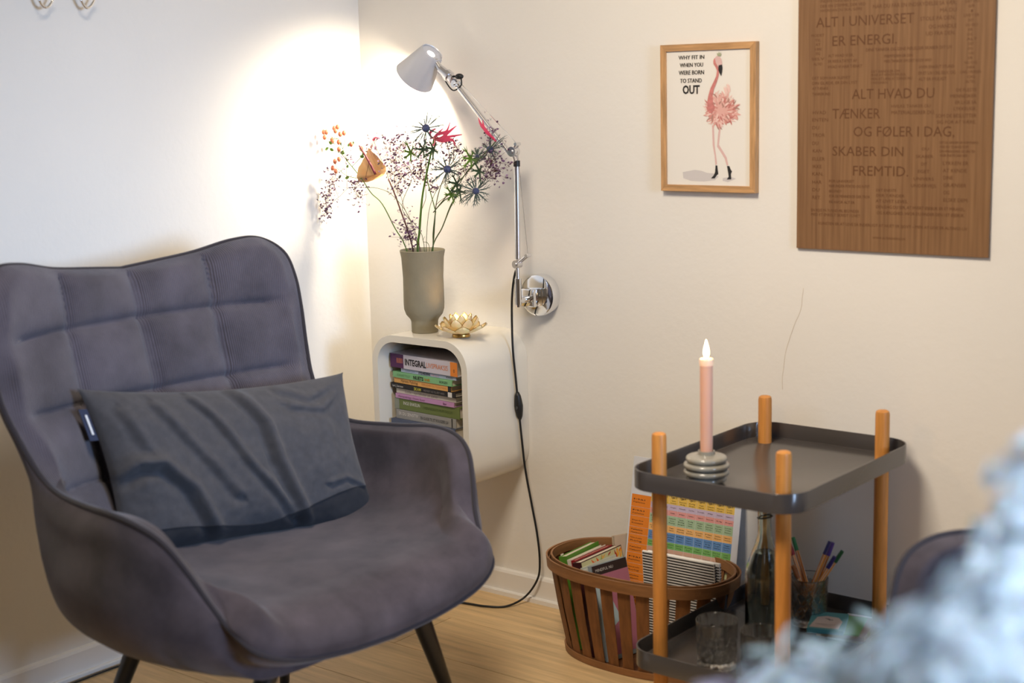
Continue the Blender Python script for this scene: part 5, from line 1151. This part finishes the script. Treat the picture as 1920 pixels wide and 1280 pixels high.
text(tx, '9 Enneagramtyper', (.016,-.0006,chh-.022), (1,0,0), (0,0,1), .075, .0062)
obj('table_cells', bm, cols, sheet); obj('table_lettering', tx, M['ink'], sheet)
# striped notebooks
def striped(name, x, y, z, w, h, t, lean, rz, label, left=0):
    o = empty(name, (x, y, z), 0, label, 'notebook', 'books and notebooks standing in the basket'); o.rotation_euler = (R(-lean), 0, R(rz))
    obj('cover', nb((0,0,0), (w,t,h), bev=.0008), flat((.86,.84,.80), 'notebook_cover', .5), o)
    bm = bmesh.new(); n = int(h/.0066)
    for k in range(n): zz = .002+k*.0066; poly(bm, [(.001,-.0004,zz),(w-.001,-.0004,zz),(w-.001,-.0004,zz+.0031),(.001,-.0004,zz+.0031)]); poly(bm, [(w+.0004,.0005,zz),(w+.0004,t-.0005,zz),(w+.0004,t-.0005,zz+.0031),(w+.0004,.0005,zz+.0031)])
    obj('stripes', bm, M['ink'], o)
striped('striped_notebook', 1.016, -.176, .0088, .186, .259, .006, -4, 2, 'black and white striped notebook in front of the type chart')
striped('striped_notebook', 1.023, -.164, .0088, .186, .257, .006, -4, 2, 'second striped notebook, only its edge showing behind the first')

# ---------------------------------------------------------------- foreground bouquet on a small table
tp = Vector((2.56, -2.08, 0))
o = empty('side_table', tp, 0, 'small round white side table under the pale blue bouquet, below the picture edge', 'table')
bm = bmesh.new(); lathe(bm, [(0,.55),(.17,.55),(.175,.555),(.175,.565),(.17,.57),(0,.57)], 40); obj('table_top', bm, M['trim'], o, True)
obj('pole', tb([(0,0,.012), (0,0,.55)], .015, 16), M['alu'], o, True); bm = bmesh.new(); lathe(bm, [(0,.0005),(.13,.0005),(.13,.008),(.02,.014),(0,.014)], 32); obj('base', bm, M['alu'], o, True)
bv = Vector((tp.x, tp.y, .5705))
bm = bmesh.new(); lathe(bm, [(0,0),(.045,0),(.058,.02),(.062,.06),(.05,.11),(.038,.13),(.042,.145),(.039,.145),(.034,.13),(.046,.11),(.057,.06),(.05,.02),(0,.008)], 40)
tag(obj('bouquet_vase', bm, M['shelf'], None, True, bv), 'white vase holding the pale blue bouquet, below the picture edge', 'vase')
for i, (x, y, z, r) in enumerate(D['fg']):
    pos = ['lowest pale blue bloom right of the trolley leg','pale blue bloom at the bottom edge, left of the brightest one','brightest pale blue bloom at the bottom edge','large pale blue bloom low at the right edge','pale bloom halfway up the right edge','topmost pale bloom at the right edge','small lilac bloom at the bottom edge under the cut glass','big pale bloom cut off by the bottom right corner','pale bloom at the bottom edge beside the tumblers','small pale bloom just above the brightest one','pale bloom right in the bottom right corner','pale bloom between the armchair arm and the right edge'][i]
    o = empty('hydrangea_stem', (bv.x, bv.y, bv.z+.012), 0, 'out-of-focus '+pos, 'flower', 'pale blue blooms of the foreground bouquet')
    c = Vector((x, y, z))-o.location; top = Vector((0,0,.13)); s0 = Vector((random.uniform(-.02,.02), random.uniform(-.02,.02), 0))
    obj('stem', tb(catmull([s0, top+s0*.5, c*.6+Vector((0,0,.04)), c], 16), .0028, 6), M['stem'], o, 'all')
    bm = bmesh.new(); rn = random.Random(i)
    for k in range(int(150*(r/.05)**2)):
        u = rn.uniform(-1, 1); a = rn.uniform(0, 6.283); d_ = Vector((math.sqrt(1-u*u)*math.cos(a), math.sqrt(1-u*u)*math.sin(a), u)); p = c+d_*r*rn.uniform(.75, 1.2); qa = d_.orthogonal().normalized(); qb = d_.cross(qa); ph = rn.uniform(0, 1.5)
        for m_ in range(4):
            an = ph+m_*1.571; e_ = qa*math.cos(an)+qb*math.sin(an); leaf(bm, p, p+(e_+d_*.25)*.0105, .010, up=d_, n=2)
    b = obj('petals', bm, M['lilac_petal'] if i in (6,) else M['blue_petal'], o); b['kind'] = 'stuff'
for i, p in enumerate(D['fgleaf']):
    grey = i in (3,5,6)
    o = empty('eucalyptus_stem', (bv.x, bv.y, bv.z+.012), 0, ['olive leafy sprig','olive leafy sprig','olive leafy sprig','grey-green leafy sprig','olive leafy sprig','grey-green leafy sprig','grey-green leafy sprig','olive leafy sprig'][i]+[' between the big blooms at the right edge',' nearest the bottom right corner',' at the right picture edge below the middle bloom',' reaching up in front of the armchair arm',' beside the uppermost blooms at right',' reaching left over the cards on the tray',' in front of the front right trolley leg',' highest, left of the topmost bloom'][i], 'foliage', 'leafy sprigs of the foreground bouquet')
    c = Vector(p)-o.location; path = catmull([Vector((0,0,0)), Vector((0,0,.12)), c*.6+Vector((0,0,.03)), c], 20)
    obj('stem', tb(path, .0018, 6), M['stem'], o, 'all')
    for k in range(10, 21):
        for sgn in (-1, 1):
            bm = bmesh.new(); q_ = path[k]; tdir = (path[k]-path[k-1]).normalized(); s = tdir.cross(Vector(_d)).normalized()*sgn
            leaf(bm, q_, q_+(s*.8+tdir*.6+Vector((0,0,random.uniform(-.2,.2)))).normalized()*(.032 if not grey else .026), .013 if not grey else .006, up=_d, curl=.003); obj('leaf', bm, M['grey_leaf'] if grey else M['olive_leaf'], o)
